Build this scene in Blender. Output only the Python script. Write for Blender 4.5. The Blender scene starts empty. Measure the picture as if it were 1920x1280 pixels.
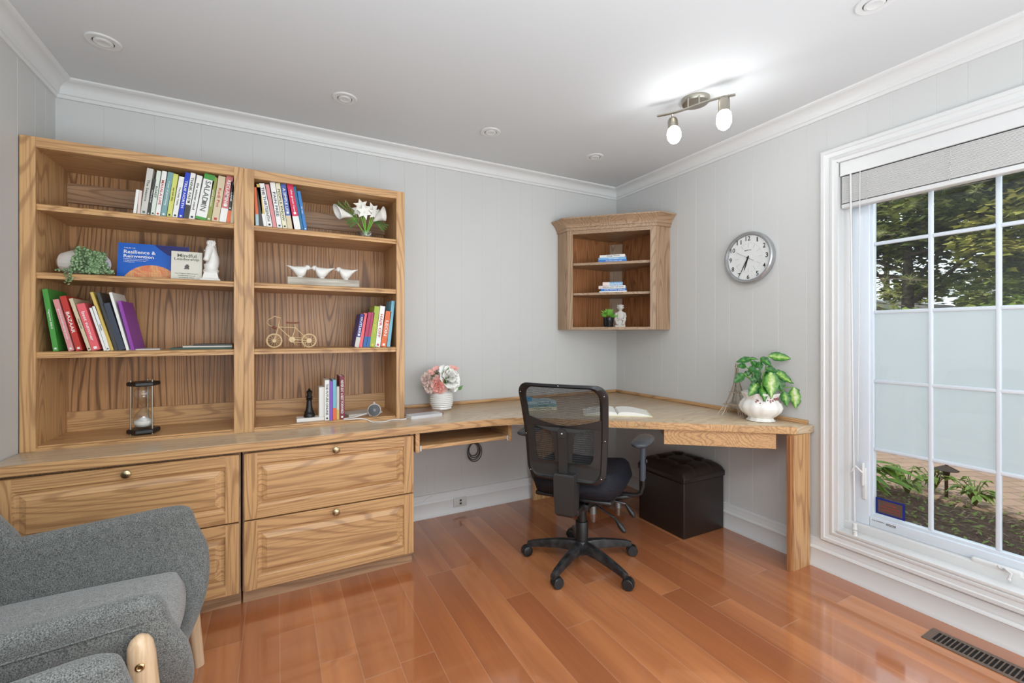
import bpy, bmesh, math, random
from mathutils import Vector, Matrix, Euler
random.seed(7)
D=bpy.data; C=bpy.context.scene.collection; PI=math.pi
# ---------------------------------------------------------------- camera, world, lights, exposure
cam=D.cameras.new('camera'); cam.sensor_width=36; cam.lens=829.615/1920*36
cam.shift_y=-(640-626.5)/1920; cam.clip_start=.05; cam.clip_end=200
co=D.objects.new('camera',cam); C.objects.link(co)
co.location=(-2.5397,-2.8927,1.23); co.rotation_euler=(PI/2,0,-math.radians(27.991))
bpy.context.scene.camera=co
vs=bpy.context.scene.view_settings
vs.view_transform='Standard'; vs.look='None'; vs.gamma=1; vs.use_curve_mapping=False; vs.exposure=0.0
W=D.worlds.new('sky'); bpy.context.scene.world=W; W.use_nodes=True
bg=W.node_tree.nodes['Background']; bg.inputs[0].default_value=(.86,.93,1.0,1); bg.inputs[1].default_value=1.75
def lamp(name,kind,loc,energy,color=(1,1,1),rot=(0,0,0),size=None,size_y=None,radius=None):
    l=D.lights.new(name,kind); l.energy=energy; l.color=color
    if size: l.shape='RECTANGLE'; l.size=size; l.size_y=size_y or size
    if radius is not None: l.shadow_soft_size=radius
    o=D.objects.new(name,l); C.objects.link(o); o.location=loc; o.rotation_euler=rot
    return o
s=lamp('sun','SUN',(0,0,8),5.0,(1,.93,.82),(math.radians(30),math.radians(-38),0)); s.data.angle=.02
lamp('room_light','AREA',(-2.5,-3.0,2.41),34,(.90,.95,1),(0,0,0),1.3,1.1)  # unseen area lamp added overhead as soft fill
lamp('bounce_light','AREA',(-1.5,-4.05,1.15),36,(.92,.95,.98),(math.radians(92),0,math.radians(2)),2.6,1.6)  # unseen frontal fill, added for the walls and under the desk
lamp('side_fill_light','AREA',(-.12,-3.55,1.35),21,(.88,.95,1),(PI/2,0,math.radians(68)),1.0,1.7)  # unseen fill added for left wall and bookcases; no window stands here
lamp('up_light','AREA',(-2.35,-3.0,.9),47,(.76,.91,1),(PI,0,0),2.2,1.4)  # added lamp without a fixture, brightens the ceiling
# ---------------------------------------------------------------- helpers
def lin(c):
    return tuple(((v/255)/12.92 if v/255<=.04045 else (((v/255)+.055)/1.055)**2.4) for v in c)
class NT:
    def __init__(s,m): s.t=m.node_tree; s.n=s.t.nodes; s.l=s.t.links
    def __call__(s,typ,inp=None,**kw):
        n=s.n.new(typ)
        for k,v in kw.items(): setattr(n,k,v)
        for k,v in (inp or {}).items():
            if isinstance(v,bpy.types.NodeSocket): s.l.new(v,n.inputs[k])
            else: n.inputs[k].default_value=v
        return n
def newmat(name):
    m=D.materials.new(name); m.use_nodes=True
    return m,NT(m),m.node_tree.nodes['Principled BSDF']
MC={}
def mat(name,rgb,rough=.5,metal=0,srgb=True,**kw):
    if name in MC: return MC[name]
    m,n,b=newmat(name)
    c=lin(rgb) if srgb else rgb
    b.inputs['Base Color'].default_value=(*c,1); b.inputs['Roughness'].default_value=rough; b.inputs['Metallic'].default_value=metal
    for k,v in kw.items(): b.inputs[k.replace('_',' ')].default_value=v
    m.diffuse_color=(*c,1); MC[name]=m; return m
def ramp(n,fac,stops):
    r=n('ShaderNodeValToRGB',{'Fac':fac}); e=r.color_ramp.elements
    while len(e)<len(stops): e.new(.5)
    for i,(p,c) in enumerate(stops):
        e[i].position=p; e[i].color=(*c,1) if len(c)==3 else c
    return r.outputs[0]
def mix(n,f,a,b,mode='MIX'):
    x=n('ShaderNodeMix',data_type='RGBA',blend_type=mode)
    for k,v in ((0,f),(6,a),(7,b)):
        if isinstance(v,bpy.types.NodeSocket): n.l.new(v,x.inputs[k])
        else: x.inputs[k].default_value=v if k==0 else (*v,1) if len(v)==3 else v
    return x.outputs[2]
def oak(axis,light=(.60,.35,.155),dark=(.27,.13,.055),figure=1.0,name=None,rough=.38):
    name=name or 'oak_'+axis
    if name in MC: return MC[name]
    m,n,b=newmat(name)
    tc=n('ShaderNodeTexCoord').outputs['Object']; rnd=n('ShaderNodeObjectInfo').outputs['Random']
    off=n('ShaderNodeMath',{0:rnd,1:37.0},operation='MULTIPLY').outputs[0]
    def mp(a,l):
        sc=[a,a,a]; sc['xyz'.index(axis)]=l
        return n('ShaderNodeMapping',{'Vector':tc,'Scale':sc}).outputs[0]
    big=n('ShaderNodeTexNoise',{'Vector':mp(5.4*figure,.46*figure),'W':off,'Scale':1.0,'Detail':1.6,'Roughness':.4,'Distortion':.12},noise_dimensions='4D').outputs[0]
    k=n('ShaderNodeMath',{0:big,1:230.0},operation='MULTIPLY').outputs[0]
    sn=n('ShaderNodeMath',{0:k},operation='SINE').outputs[0]
    band=ramp(n,n('ShaderNodeMath',{0:sn,1:.5,2:.5},operation='MULTIPLY_ADD').outputs[0],[(0,(1,1,1)),(.10,(.75,.75,.75)),(.26,(.12,.12,.12)),(.6,(0,0,0))])
    pore=n('ShaderNodeTexNoise',{'Vector':mp(150,4),'W':off,'Scale':1.0,'Detail':2.0},noise_dimensions='4D').outputs[0]
    pr=ramp(n,pore,[(.48,(0,0,0)),(.64,(1,1,1))])
    tone=n('ShaderNodeTexNoise',{'Vector':mp(9,.8),'W':off,'Scale':1.0,'Detail':3.0},noise_dimensions='4D').outputs[0]
    base=mix(n,tone,tuple(v*.86 for v in light),tuple(min(1,v*1.12) for v in light))
    c=mix(n,n('ShaderNodeMath',{0:band,1:.58 if name!='oak_back_panel' else .78},operation='MULTIPLY').outputs[0],base,dark)
    c=mix(n,n('ShaderNodeMath',{0:pr,1:.45},operation='MULTIPLY').outputs[0],c,dark)
    n.l.new(c,b.inputs['Base Color']); b.inputs['Roughness'].default_value=rough
    bp=n('ShaderNodeBump',{'Strength':.12,'Distance':.002,'Height':pr}); bp.invert=True
    n.l.new(bp.outputs[0],b.inputs['Normal'])
    m.diffuse_color=(*light,1); MC[name]=m; return m
OX,OY,OZ=oak('x'),oak('y'),oak('z')
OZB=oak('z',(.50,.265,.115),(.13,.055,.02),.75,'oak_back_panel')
OXD=oak('x',(.42,.25,.14),(.18,.095,.05),1,'oak_dark_x'); OZD=oak('z',(.40,.25,.15),(.17,.095,.05),1,'oak_dark_z')
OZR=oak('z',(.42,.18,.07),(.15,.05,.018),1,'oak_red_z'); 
OXT=oak('x',(.64,.50,.34),(.44,.31,.19),1.2,'oak_top',.22)
class MB:
    """collects shapes in world (or thing) coordinates; build() links ONE mesh object"""
    def __init__(s): s.b=bmesh.new()
    def _t(s,vs,M):
        if M is not None: bmesh.ops.transform(s.b,matrix=M,verts=vs)
    def box(s,x0,x1,y0,y1,z0,z1,bev=0,seg=2,M=None,mi=0):
        r=bmesh.ops.create_cube(s.b,size=1); v=r['verts']
        bmesh.ops.scale(s.b,vec=(abs(x1-x0),abs(y1-y0),abs(z1-z0)),verts=v)
        bmesh.ops.translate(s.b,vec=((x0+x1)/2,(y0+y1)/2,(z0+z1)/2),verts=v)
        fs=list({f for q in v for f in q.link_faces})
        if bev:
            es=list({e for q in v for e in q.link_edges})
            q=bmesh.ops.bevel(s.b,geom=es,offset=bev,segments=seg,affect='EDGES',profile=.5)
            fs=list({f for f in fs if f.is_valid}|set(q['faces'])); v=list({w for f in fs for w in f.verts})
        for f in fs: f.material_index=mi
        s._t(v,M); return s
    def lathe(s,prof,c=(0,0,0),n=32,M=None,mi=0,sx=1,sy=1,lobes=0,amp=0):
        """prof: list of (r,z)"""
        rings=[]; allv=[]
        for r,z in prof:
            if r<=1e-6: v=s.b.verts.new((c[0],c[1],c[2]+z)); rings.append([v]); allv.append(v)
            else:
                R=[]
                for i in range(n):
                    a=2*PI*i/n; rr=r*(1+amp*abs(math.sin(lobes*a/2)) if lobes else 1)
                    R.append(s.b.verts.new((c[0]+rr*sx*math.cos(a),c[1]+rr*sy*math.sin(a),c[2]+z)))
                rings.append(R); allv+=R
        for A,B in zip(rings,rings[1:]):
            for i in range(n):
                j=(i+1)%n
                vsn=[A[i%len(A)],A[j%len(A)],B[j%len(B)],B[i%len(B)]]; u=[]
                for q in vsn:
                    if q not in u: u.append(q)
                if len(u)>2:
                    f=s.b.faces.new(u); f.material_index=mi
        for R,rev in ((rings[0],True),(rings[-1],False)):
            if len(R)>2:
                f=s.b.faces.new(list(reversed(R)) if rev else R); f.material_index=mi
        s._t(allv,M); return s
    def cyl(s,a,b,r,r2=None,n=16,mi=0):
        a,b=Vector(a),Vector(b); d=b-a; L=d.length; r2=r if r2 is None else r2
        M=Matrix.Translation(a)@d.to_track_quat('Z','Y').to_matrix().to_4x4()
        return s.lathe([(r,0),(r2,L)],n=n,M=M,mi=mi)
    def tube(s,pts,r,n=8,closed=False,mi=0,radii=None):
        P=[Vector(q) for q in pts]; m=len(P); rings=[]; up=None
        for i,q in enumerate(P):
            if closed: d=P[(i+1)%m]-P[i-1]
            else: d=P[min(i+1,m-1)]-P[max(i-1,0)]
            if d.length<1e-9: d=Vector((0,0,1))
            d.normalize()
            if up is None: up=d.orthogonal().normalized()
            up=(up-d*up.dot(d)); up=up.normalized() if up.length>1e-6 else d.orthogonal().normalized()
            w=d.cross(up); rr=radii[i] if radii else r
            rings.append([s.b.verts.new(q+up*rr*math.cos(2*PI*k/n)+w*rr*math.sin(2*PI*k/n)) for k in range(n)])
        pr=list(zip(rings,rings[1:]))+([(rings[-1],rings[0])] if closed else [])
        for A,B in pr:
            for k in range(n):
                f=s.b.faces.new((A[k],A[(k+1)%n],B[(k+1)%n],B[k])); f.material_index=mi
        if not closed:
            s.b.faces.new(list(reversed(rings[0]))).material_index=mi; s.b.faces.new(rings[-1]).material_index=mi
        return s
    def prism(s,poly,z0,z1,M=None,mi=0,bev=0):
        """poly in xy, counter clockwise"""
        a=[s.b.verts.new((x,y,z0)) for x,y in poly]; b=[s.b.verts.new((x,y,z1)) for x,y in poly]
        fs=[s.b.faces.new(list(reversed(a))),s.b.faces.new(b)]; k=len(poly)
        for i in range(k): fs.append(s.b.faces.new((a[i],a[(i+1)%k],b[(i+1)%k],b[i])))
        v=a+b
        if bev:
            es=list({e for q in v for e in q.link_edges})
            q=bmesh.ops.bevel(s.b,geom=es,offset=bev,segments=2,affect='EDGES',profile=.5)
            fs=list({f for f in fs if f.is_valid}|set(q['faces'])); v=list({w for f in fs for w in f.verts})
        for f in fs: f.material_index=mi
        s._t(v,M); return s
    def loft(s,secs,closed_ring=True,caps=True,mi=0):
        R=[[s.b.verts.new(q) for q in sec] for sec in secs]; k=len(R[0])
        for A,B in zip(R,R[1:]):
            for i in range(k if closed_ring else k-1):
                f=s.b.faces.new((A[i],A[(i+1)%k],B[(i+1)%k],B[i])); f.material_index=mi
        if caps and closed_ring:
            s.b.faces.new(list(reversed(R[0]))).material_index=mi; s.b.faces.new(R[-1]).material_index=mi
        return s
    def ball(s,c,r,sx=1,sy=1,sz=1,sub=2,M=None,mi=0,jit=0):
        q=bmesh.ops.create_icosphere(s.b,subdivisions=sub,radius=r); v=q['verts']
        for w in v:
            k=1+random.uniform(-jit,jit) if jit else 1
            w.co=Vector((w.co.x*sx*k,w.co.y*sy*k,w.co.z*sz*k))
            if M is not None: w.co=M@w.co
            w.co+=Vector(c)
            for f in w.link_faces: f.material_index=mi
        return s
    def leaf(s,base,dirv,L,w,nrm=None,curl=.15,mi=0,seg=4,tip=.5,fold=.0):
        """a pointed leaf blade, seg sections long"""
        base=Vector(base); d=Vector(dirv).normalized(); nrm=Vector(nrm) if nrm else Vector((0,0,1))
        side=d.cross(nrm); side=side.normalized() if side.length>1e-4 else d.orthogonal().normalized()
        nn=side.cross(d).normalized(); rows=[]
        for i in range(seg+1):
            t=i/seg; wd=w*math.sin(PI*min(1,t**tip*.97+.03))*.5 if 0<i<seg else w*.03
            c=base+d*(L*t)-nn*(curl*L*t*t)
            rows.append((s.b.verts.new(c-side*wd+nn*fold*wd),s.b.verts.new(c),s.b.verts.new(c+side*wd+nn*fold*wd)))
        for a,b in zip(rows,rows[1:]):
            for k in (0,1):
                f=s.b.faces.new((a[k],a[k+1],b[k+1],b[k])); f.material_index=mi
        return s
    def build(s,name,mats,parent=None,smooth=None,mods=None,kind=None,label=None,thick=0,nrm=True):
        if nrm: bmesh.ops.recalc_face_normals(s.b,faces=s.b.faces)
        me=D.meshes.new(name)
        M=parent['_inv'] if False else None
        s.b.to_mesh(me); s.b.free()
        return link(name,me,mats,parent,smooth,mods,kind,label,thick)
def link(name,me,mats,parent=None,smooth=None,mods=None,kind=None,label=None,thick=0):
    o=D.objects.new(name,me); C.objects.link(o)
    if not isinstance(mats,(list,tuple)): mats=[mats]
    if not me.materials:
        for m in mats: me.materials.append(m)
    if parent is not None:
        me.transform(ORI[parent.name].inverted()) if parent.name in ORI else None
        if parent.type=='EMPTY' or parent.name in ORI: ORI[o.name]=ORI[parent.name]
        o.parent=parent
    if smooth is not None:
        for q in me.polygons: q.use_smooth=True
        me.set_sharp_from_angle(angle=math.radians(smooth))
    if thick: 
        q=o.modifiers.new('solid','SOLIDIFY'); q.thickness=thick; q.offset=0
    for typ,kw in (mods or []):
        q=o.modifiers.new(typ.lower(),typ)
        for k,v in kw.items(): setattr(q,k,v)
    if kind: o['kind']=kind
    if label: o['label']=label
    return o
ORI={}
def thing(name,label,cat,loc=(0,0,0),rot=(0,0,0),group=None,scale=1,local=False):
    """Empty at the thing's base. Parts are modelled in world coordinates and moved into its frame;
    with local=True they are modelled in the thing's own frame already."""
    o=D.objects.new(name,None); C.objects.link(o); o.empty_display_size=.05
    o.location=loc; o.rotation_euler=rot; o.scale=(scale,)*3
    o['label']=label; o['category']=cat
    if group: o['group']=group
    ORI[o.name]=Matrix.Identity(4) if local else Matrix.LocRotScale(Vector(loc),Euler(rot),Vector((scale,)*3))
    return o
def tag(o,label,cat,group=None):
    o['label']=label; o['category']=cat
    if group: o['group']=group
    return o
def struct(o): o['kind']='structure'; return o
def copy_tree(o,parent=None):
    c=o.copy(); C.objects.link(c)
    if parent is not None: c.parent=parent
    for ch in [q for q in D.objects if q.parent==o and q is not c]: copy_tree(ch,c)
    return c
TX={}
def text_mesh(body,ex=.01,bold=0.0,align='CENTER'):
    key=(body,bold,align)
    if key in TX: return TX[key].copy()
    cu=D.curves.new('lettering','FONT'); cu.body=body; cu.size=1; cu.extrude=ex; cu.offset=bold
    cu.align_x=align; cu.align_y='CENTER'; cu.resolution_u=2
    o=D.objects.new('lettering',cu); C.objects.link(o)
    dg=bpy.context.evaluated_depsgraph_get(); me=D.meshes.new_from_object(o.evaluated_get(dg))
    D.objects.remove(o); TX[key]=me; return me.copy()
def text(body,M,w,h,m,parent,name='lettering',bold=.012,align='CENTER',fit=True):
    """M places the text plane: local x = reading direction, y = up, z = out of the surface"""
    me=text_mesh(body,.01,bold,align)
    xs=[v.co.x for v in me.vertices]; ys=[v.co.y for v in me.vertices]
    if not xs: return
    W_=max(xs)-min(xs); H_=max(ys)-min(ys); sx=w/W_; sy=h/H_
    if fit: k=min(sx,sy*1.6); sx=min(sx,k); sy=min(sy,sx*1.5)
    cy=(max(ys)+min(ys))/2; cx=(max(xs)+min(xs))/2 if align=='CENTER' else min(xs)
    me.transform(Matrix.Translation((-cx,-cy,0))); me.transform(Matrix.Diagonal((sx,sy,.03,1))); me.transform(M)
    me.materials.clear(); return link(name,me,m,parent)
def basis(o,x,y,z):
    M=Matrix.Identity(4)
    for i,v in enumerate((x,y,z)):
        for k in range(3): M[k][i]=v[k]
    M.translation=Vector(o); return M
def shape2d(polys,th,bev=0):
    """mesh of a flat shape (first poly outline, the others holes) in xy, extruded +-th/2"""
    cu=D.curves.new('shape','CURVE'); cu.dimensions='2D'; cu.fill_mode='BOTH'; cu.extrude=th/2; cu.bevel_depth=bev
    for P in polys:
        sp=cu.splines.new('POLY'); sp.points.add(len(P)-1)
        for i,(x,y) in enumerate(P): sp.points[i].co=(x,y,0,1)
        sp.use_cyclic_u=True
    o=D.objects.new('shape',cu); C.objects.link(o); dg=bpy.context.evaluated_depsgraph_get()
    me=D.meshes.new_from_object(o.evaluated_get(dg)); D.objects.remove(o); return me
def rrect(w,h,r,n=6,cx=0,cy=0):
    P=[]
    for k,(sx,sy) in enumerate(((1,1),(-1,1),(-1,-1),(1,-1))):
        for i in range(n+1):
            a=PI/2*k+PI/2*i/n; P.append((cx+sx*(w/2-r)+r*math.cos(a),cy+sy*(h/2-r)+r*math.sin(a)))
    return P
# ---------------------------------------------------------------- plain materials
white_paint=mat('white_paint',(216,216,215),.35)
wall_m=mat('wall_paint',(203,203,201),.55)
ceil_m=mat('ceiling_paint',(210,212,213),.8)
brass=mat('antique_brass',(176,160,128),.3,1); nickel=mat('brushed_nickel',(176,170,158),.32,1); steel=mat('steel',(200,200,200),.25,1)
black=mat('black_plastic',(26,26,27),.38); blk2=mat('dark_grey_plastic',(44,43,42),.5); wht=mat('white_ceramic',(236,235,231),.18)
paper=mat('paper',(233,231,224),.7); ink=mat('ink',(30,30,32),.6)
COL={'w':(232,231,226),'lp':(226,208,200),'lg':(202,199,190),'dg':(62,60,58),'mint':(214,222,208),'teal':(118,158,160),'lime':(206,208,110),'blue':(28,62,190),
'green':(70,150,62),'olive':(140,146,66),'beige':(208,192,160),'rose':(204,120,116),'or':(222,108,62),'pink':(212,140,140),'red':(186,50,40),'coral':(226,96,104),
'yellow':(208,178,92),'navy':(52,60,74),'purple':(140,58,160),'lb':(170,196,204),'cream':(226,220,188),'blue2':(74,98,170),'crim':(206,32,80),'teal2':(24,104,142),
'blue3':(46,120,190),'navy2':(50,50,130),'mag':(170,40,86),'blue4':(28,96,160),'lime2':(158,178,56),'orange':(218,102,44),'sky':(120,180,200),'purple2':(128,84,186),'maroon':(122,34,50),
'k':(34,34,38),'r':(186,50,50),'g':(92,96,92),'y':(226,196,70),'ltb':(120,176,220),'medb':(40,120,200),'tan':(150,116,86),'brownc':(120,96,70)}
def cm(k): return mat('print_'+k,COL[k],.45)
# ---------------------------------------------------------------- room shell
XL=-3.475; CZ=2.44; YR=-4.3
def floor_mat():
    m,n,b=newmat('cherry_planks')
    tc=n('ShaderNodeTexCoord').outputs['Object']; sp=n('ShaderNodeSeparateXYZ',{0:tc})
    M=lambda op,a,bb=0.0,c=0.0:n('ShaderNodeMath',{0:a,1:bb,2:c},operation=op).outputs[0]
    u=M('DIVIDE',M('ADD',sp.outputs[0],.012),.1325); row=M('FLOOR',u); fx=M('FRACT',u)
    wn=n('ShaderNodeTexWhiteNoise',{'W':row},noise_dimensions='1D').outputs[0]
    v=M('DIVIDE',M('ADD',sp.outputs[1],M('MULTIPLY',wn,7.7)),1.22); col=M('FLOOR',v); fy=M('FRACT',v)
    pid=M('ADD',M('MULTIPLY',row,17.31),M('MULTIPLY',col,5.77))
    pr=n('ShaderNodeTexWhiteNoise',{'W':pid},noise_dimensions='1D').outputs[0]
    base=ramp(n,pr,[(0,(.33,.095,.032)),(.35,(.50,.17,.058)),(.7,(.66,.26,.10)),(1,(.42,.135,.046))])
    mp=n('ShaderNodeMapping',{'Vector':tc,'Scale':(9,.9,1)}).outputs[0]
    g1=n('ShaderNodeTexNoise',{'Vector':mp,'W':M('MULTIPLY',pid,.37),'Scale':1.0,'Detail':4.0,'Distortion':.6},noise_dimensions='4D').outputs[0]
    c=mix(n,ramp(n,g1,[(.35,(0,0,0)),(.72,(1,1,1))]),base,(.30,.095,.036))
    mp2=n('ShaderNodeMapping',{'Vector':tc,'Scale':(120,4,1)}).outputs[0]
    g2=n('ShaderNodeTexNoise',{'Vector':mp2,'W':pid,'Scale':1.0,'Detail':2.0},noise_dimensions='4D').outputs[0]
    c=mix(n,M('MULTIPLY',g2,.35),c,(.46,.20,.10))
    ex=M('MINIMUM',fx,M('SUBTRACT',1.0,fx)); ey=M('MINIMUM',fy,M('SUBTRACT',1.0,fy))
    seam=M('MAXIMUM',M('LESS_THAN',ex,.011),M('LESS_THAN',ey,.0016))
    c=mix(n,M('MULTIPLY',seam,.6),c,(.50,.27,.17))  # seams lightened: the bevel highlight is put into the colour
    n.l.new(c,b.inputs['Base Color']); b.inputs['Roughness'].default_value=.13
    b.inputs['Specular IOR Level'].default_value=.6; b.inputs['Coat Weight'].default_value=.7; b.inputs['Coat Roughness'].default_value=.06; b.inputs['Coat IOR'].default_value=1.6
    bp=n('ShaderNodeBump',{'Strength':.15,'Distance':.001,'Height':seam}); bp.invert=True
    n.l.new(bp.outputs[0],b.inputs['Normal'])
    return m
struct(MB().box(XL-.15,.0,YR-.1,.15,-.06,0).build('floor',floor_mat()))
struct(MB().box(XL-.15,.15,YR-.1,.15,CZ,CZ+.1).build('ceiling',ceil_m))
GW,GD=.0035,.0011
def groove_profile(a,b,gs):
    """points (t,depth) along a wall from a to b with V grooves at gs"""
    P=[(a,0)]
    for g in sorted(gs):
        if a+.01<g<b-.01: P+=[(g-GW/2,0),(g,-GD),(g+GW/2,0)]
    return P+[(b,0)]
def wall_piece(mb,axis,face,out,a,b,z0,z1,gs):
    """axis: 'x' wall runs along x at y=face, 'y' runs along y at x=face; out = sign of the outside"""
    P=groove_profile(a,b,gs); poly=[]
    for t,d in P: poly.append((t,face-out*d) if axis=='x' else (face-out*d,t))
    th=.14*out
    tail=[(P[-1][0],face+th),(P[0][0],face+th)] if axis=='x' else [(face+th,P[-1][0]),(face+th,P[0][0])]
    mb.prism(poly+tail,z0,z1)
GB=[-.31,-.62,-.83,-.935,-1.09,-1.244,-1.40,-1.595,-1.651,-1.80,-1.96,-2.10,-2.25,-2.50,-2.66,-2.9,-3.1,-3.3]
GR=[-.10,-.25,-.40,-.50,-.65,-.804,-.955,-1.059,-1.216,-1.37,-1.524,-1.624,-1.804,-1.903,-2.056,-2.156,-2.31,-2.47,-2.57,-2.72,-2.83,-3.0,-3.15,-3.4,-3.6,-3.9,-4.1]
mb=MB(); wall_piece(mb,'x',0,1,XL-.15,.14,0,CZ,GB); struct(mb.build('wall_back',wall_m))
mb=MB(); wall_piece(mb,'y',XL,-1,YR,0,0,CZ,[-.1,-.2,-.35,-.5,-.6,-.75,-.9,-1.0,-1.15,-1.3,-1.5,-1.7,-1.9,-2.2,-2.5]); struct(mb.build('wall_left',wall_m))
WY0,WY1,WZ0,WZ1=-2.766,-1.674,.229,2.11
mb=MB(); wall_piece(mb,'y',0,1,WY1,0,0,CZ,GR); wall_piece(mb,'y',0,1,YR,WY0,0,CZ,GR)
wall_piece(mb,'y',0,1,WY0,WY1,WZ1,CZ,GR); wall_piece(mb,'y',0,1,WY0,WY1,0,WZ0,GR); struct(mb.build('wall_right',wall_m))
struct(MB().box(XL-.15,.15,YR-.12,YR,0,CZ).build('wall_rear',wall_m))
# crown moulding, mitred at the room corners
cp=[(0,2.361),(.010,2.361),(.013,2.366),(.013,2.376),(.019,2.379),(.021,2.385)]
for i in range(1,9):
    a=PI/2*i/8; cp.append((.021+.042*(1-math.cos(a)),2.385+.041*math.sin(a)))
cp+=[(.066,2.428),(.074,2.430),(.077,2.434),(.077,CZ),(0,CZ)]
def run_mould(name,prof,axis,face,inn,a,b,ma,mbb,m):
    """prof (distance from wall, z); ends pulled in by the distance when mitred"""
    def sec(t,s_):
        return [((t+s_*d,face+inn*d,z) if axis=='x' else (face+inn*d,t+s_*d,z)) for d,z in prof]
    return struct(MB().loft([sec(a,ma),sec(b,mbb)]).build(name,m,smooth=40))
run_mould('trim_1',cp,'x',0,-1,XL,0,1,-1,white_paint)
run_mould('trim_2',cp,'y',0,-1,YR,0,1,-1,white_paint)
run_mould('trim_3',cp,'y',XL,1,YR,0,1,-1,white_paint)
run_mould('trim_4',cp,'x',YR,1,XL,0,1,-1,white_paint)
bpf=[(0,0),(.024,0),(.022,.018),(.017,.030),(.017,.092),(.021,.098),(.019,.106),(.013,.112),(.013,.125),(.010,.132),(.012,.140),(.010,.150),(0,.153)]
run_mould('baseboard_back',bpf,'x',0,-1,-1.9,0,0,-1,white_paint)
run_mould('baseboard_right',bpf,'y',0,-1,YR,0,1,-1,white_paint)
run_mould('baseboard_left',bpf,'y',XL,1,YR,-.62,1,0,white_paint)
run_mould('baseboard_rear',bpf,'x',YR,1,XL,0,1,-1,white_paint)
# ---------------------------------------------------------------- window
cas=[(0,0),(0,.021),(.004,.024),(.018,.024),(.022,.019),(.040,.016),(.046,.019),(.056,.019),(.060,.013),(.073,.011),(.073,0)]
oy0,oy1,oz0,oz1=WY0-.073,WY1+.073,WZ0-.073,WZ1+.073
mb=MB()
def ring(y,z,sy,sz): return [(-d,y+sy*w,z+sz*w) for w,d in cas]
R4=[ring(oy1,oz0,-1,1),ring(oy1,oz1,-1,-1),ring(oy0,oz1,1,-1),ring(oy0,oz0,1,1)]
mb.loft(R4+[R4[0]],caps=False)
bmesh.ops.remove_doubles(mb.b,verts=mb.b.verts,dist=1e-5)
struct(mb.build('trim_5',white_paint,smooth=35))
win=D.objects.new('window_1',None); C.objects.link(win); win.location=(.1,(WY0+WY1)/2,WZ0); win['kind']='structure'
ORI['window_1']=Matrix.Translation(win.location)
XG=.10; GY0,GY1,GZ0,GZ1=-2.652,-1.79,.336,2.02
mb=MB()   # jamb lining and sill
mb.box(-.011,.139,WY1-.004,WY1+.003,WZ0,WZ1); mb.box(-.011,.139,WY0-.003,WY0+.004,WZ0,WZ1); mb.box(-.011,.139,WY0,WY1,WZ1-.004,WZ1+.003)
mb.box(-.018,.14,WY0,WY1,WZ0-.012,WZ0+.004,bev=.003); mb.box(.05,.14,WY1-.028,WY1,WZ0,WZ1,bev=.003); mb.box(.05,.14,WY0,WY0+.028,WZ0,WZ1,bev=.003); mb.box(.047,.139,WY0,WY1,WZ0,WZ0+.045,bev=.004)
mb.build('window_jamb',white_paint,win,smooth=40)
mb=MB()
a0,a1,b0,b1=WY0+.028,WY1-.028,WZ0+.045,WZ1-.02
vinyl=mat('white_vinyl',(214,222,230),.3)
def fr(mb,x0,x1,ya,yb,za,zb,ia,ib,ja,jb,bev=.004):
    mb.box(x0,x1,ya,ia,za,zb,bev); mb.box(x0,x1,ib,yb,za,zb,bev); mb.box(x0,x1,ia,ib,za,ja,bev); mb.box(x0,x1,ia,ib,jb,zb,bev)
fr(mb,.075,.125,a0,a1,b0,b1,GY0-.012,GY1+.012,GZ0-.014,GZ1+.012)
fr(mb,.088,.12,GY0-.014,GY1+.014,GZ0-.016,GZ1+.014,GY0,GY1,GZ0,GZ1,.002)
mb.build('window_sash',vinyl,win,smooth=40)
mb=MB()
for y in (-2.006,-2.2215,-2.437): mb.box(XG-.009,XG+.009,y-.0085,y+.0085,GZ0,GZ1,bev=.004)
for z in (.657,.996,1.34,1.68): mb.box(XG-.0084,XG+.0084,GY0,GY1,z-.0085,z+.0085,bev=.004)
mb.build('glazing_bars',vinyl,win,smooth=60)
m,n,b=newmat('window_glass'); 
g=n('ShaderNodeBsdfGlossy',{'Roughness':.02,'Color':(.9,.95,1,1)}); t=n('ShaderNodeBsdfTransparent',{'Color':(.96,.98,.98,1)})
mx=n('ShaderNodeMixShader',{0:.04,1:t.outputs[0],2:g.outputs[0]}); n.l.new(mx.outputs[0],n.n['Material Output'].inputs[0])
glass_pane=m
MB().box(XG+.001,XG+.004,GY0,GY1,GZ0,GZ1).build('glass_pane',glass_pane,win)
m,n,b=newmat('frosted_film')
tc=n('ShaderNodeTexCoord').outputs['Object']
ns=n('ShaderNodeTexNoise',{'Vector':tc,'Scale':260.0,'Detail':2.0}).outputs[0]
tr=n('ShaderNodeBsdfTranslucent',{'Color':(.94,.96,.97,1)}); di=n('ShaderNodeBsdfDiffuse',{'Color':(.80,.84,.86,1)})
bp=n('ShaderNodeBump',{'Strength':.2,'Distance':.001,'Height':ns}); n.l.new(bp.outputs[0],tr.inputs['Normal'])
mx=n('ShaderNodeMixShader',{0:.18,1:tr.outputs[0],2:di.outputs[0]}); n.l.new(mx.outputs[0],n.n['Material Output'].inputs[0]); film_m=m
MB().box(XG+.0055,XG+.0065,GY0,GY1,.652,1.333).build('frosted_film',film_m,win,label='frosted privacy film on the middle two rows of panes')
mb=MB(); Ms=None
def on_glass(y0,y1,z0,z1,dx): return (XG-.002-dx,XG-.0005-dx,y0,y1,z0,z1)
st=MB().box(*on_glass(-1.912,-1.795,.341,.420,0)).build('window_sticker',mat('sticker_blue',(24,44,120),.3),win,label='small blue bordered security sticker')
MB().box(*on_glass(-1.902,-1.805,.350,.411,.001)).build('sticker_centre',mat('sticker_brown',(92,72,66),.4),st)
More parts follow.
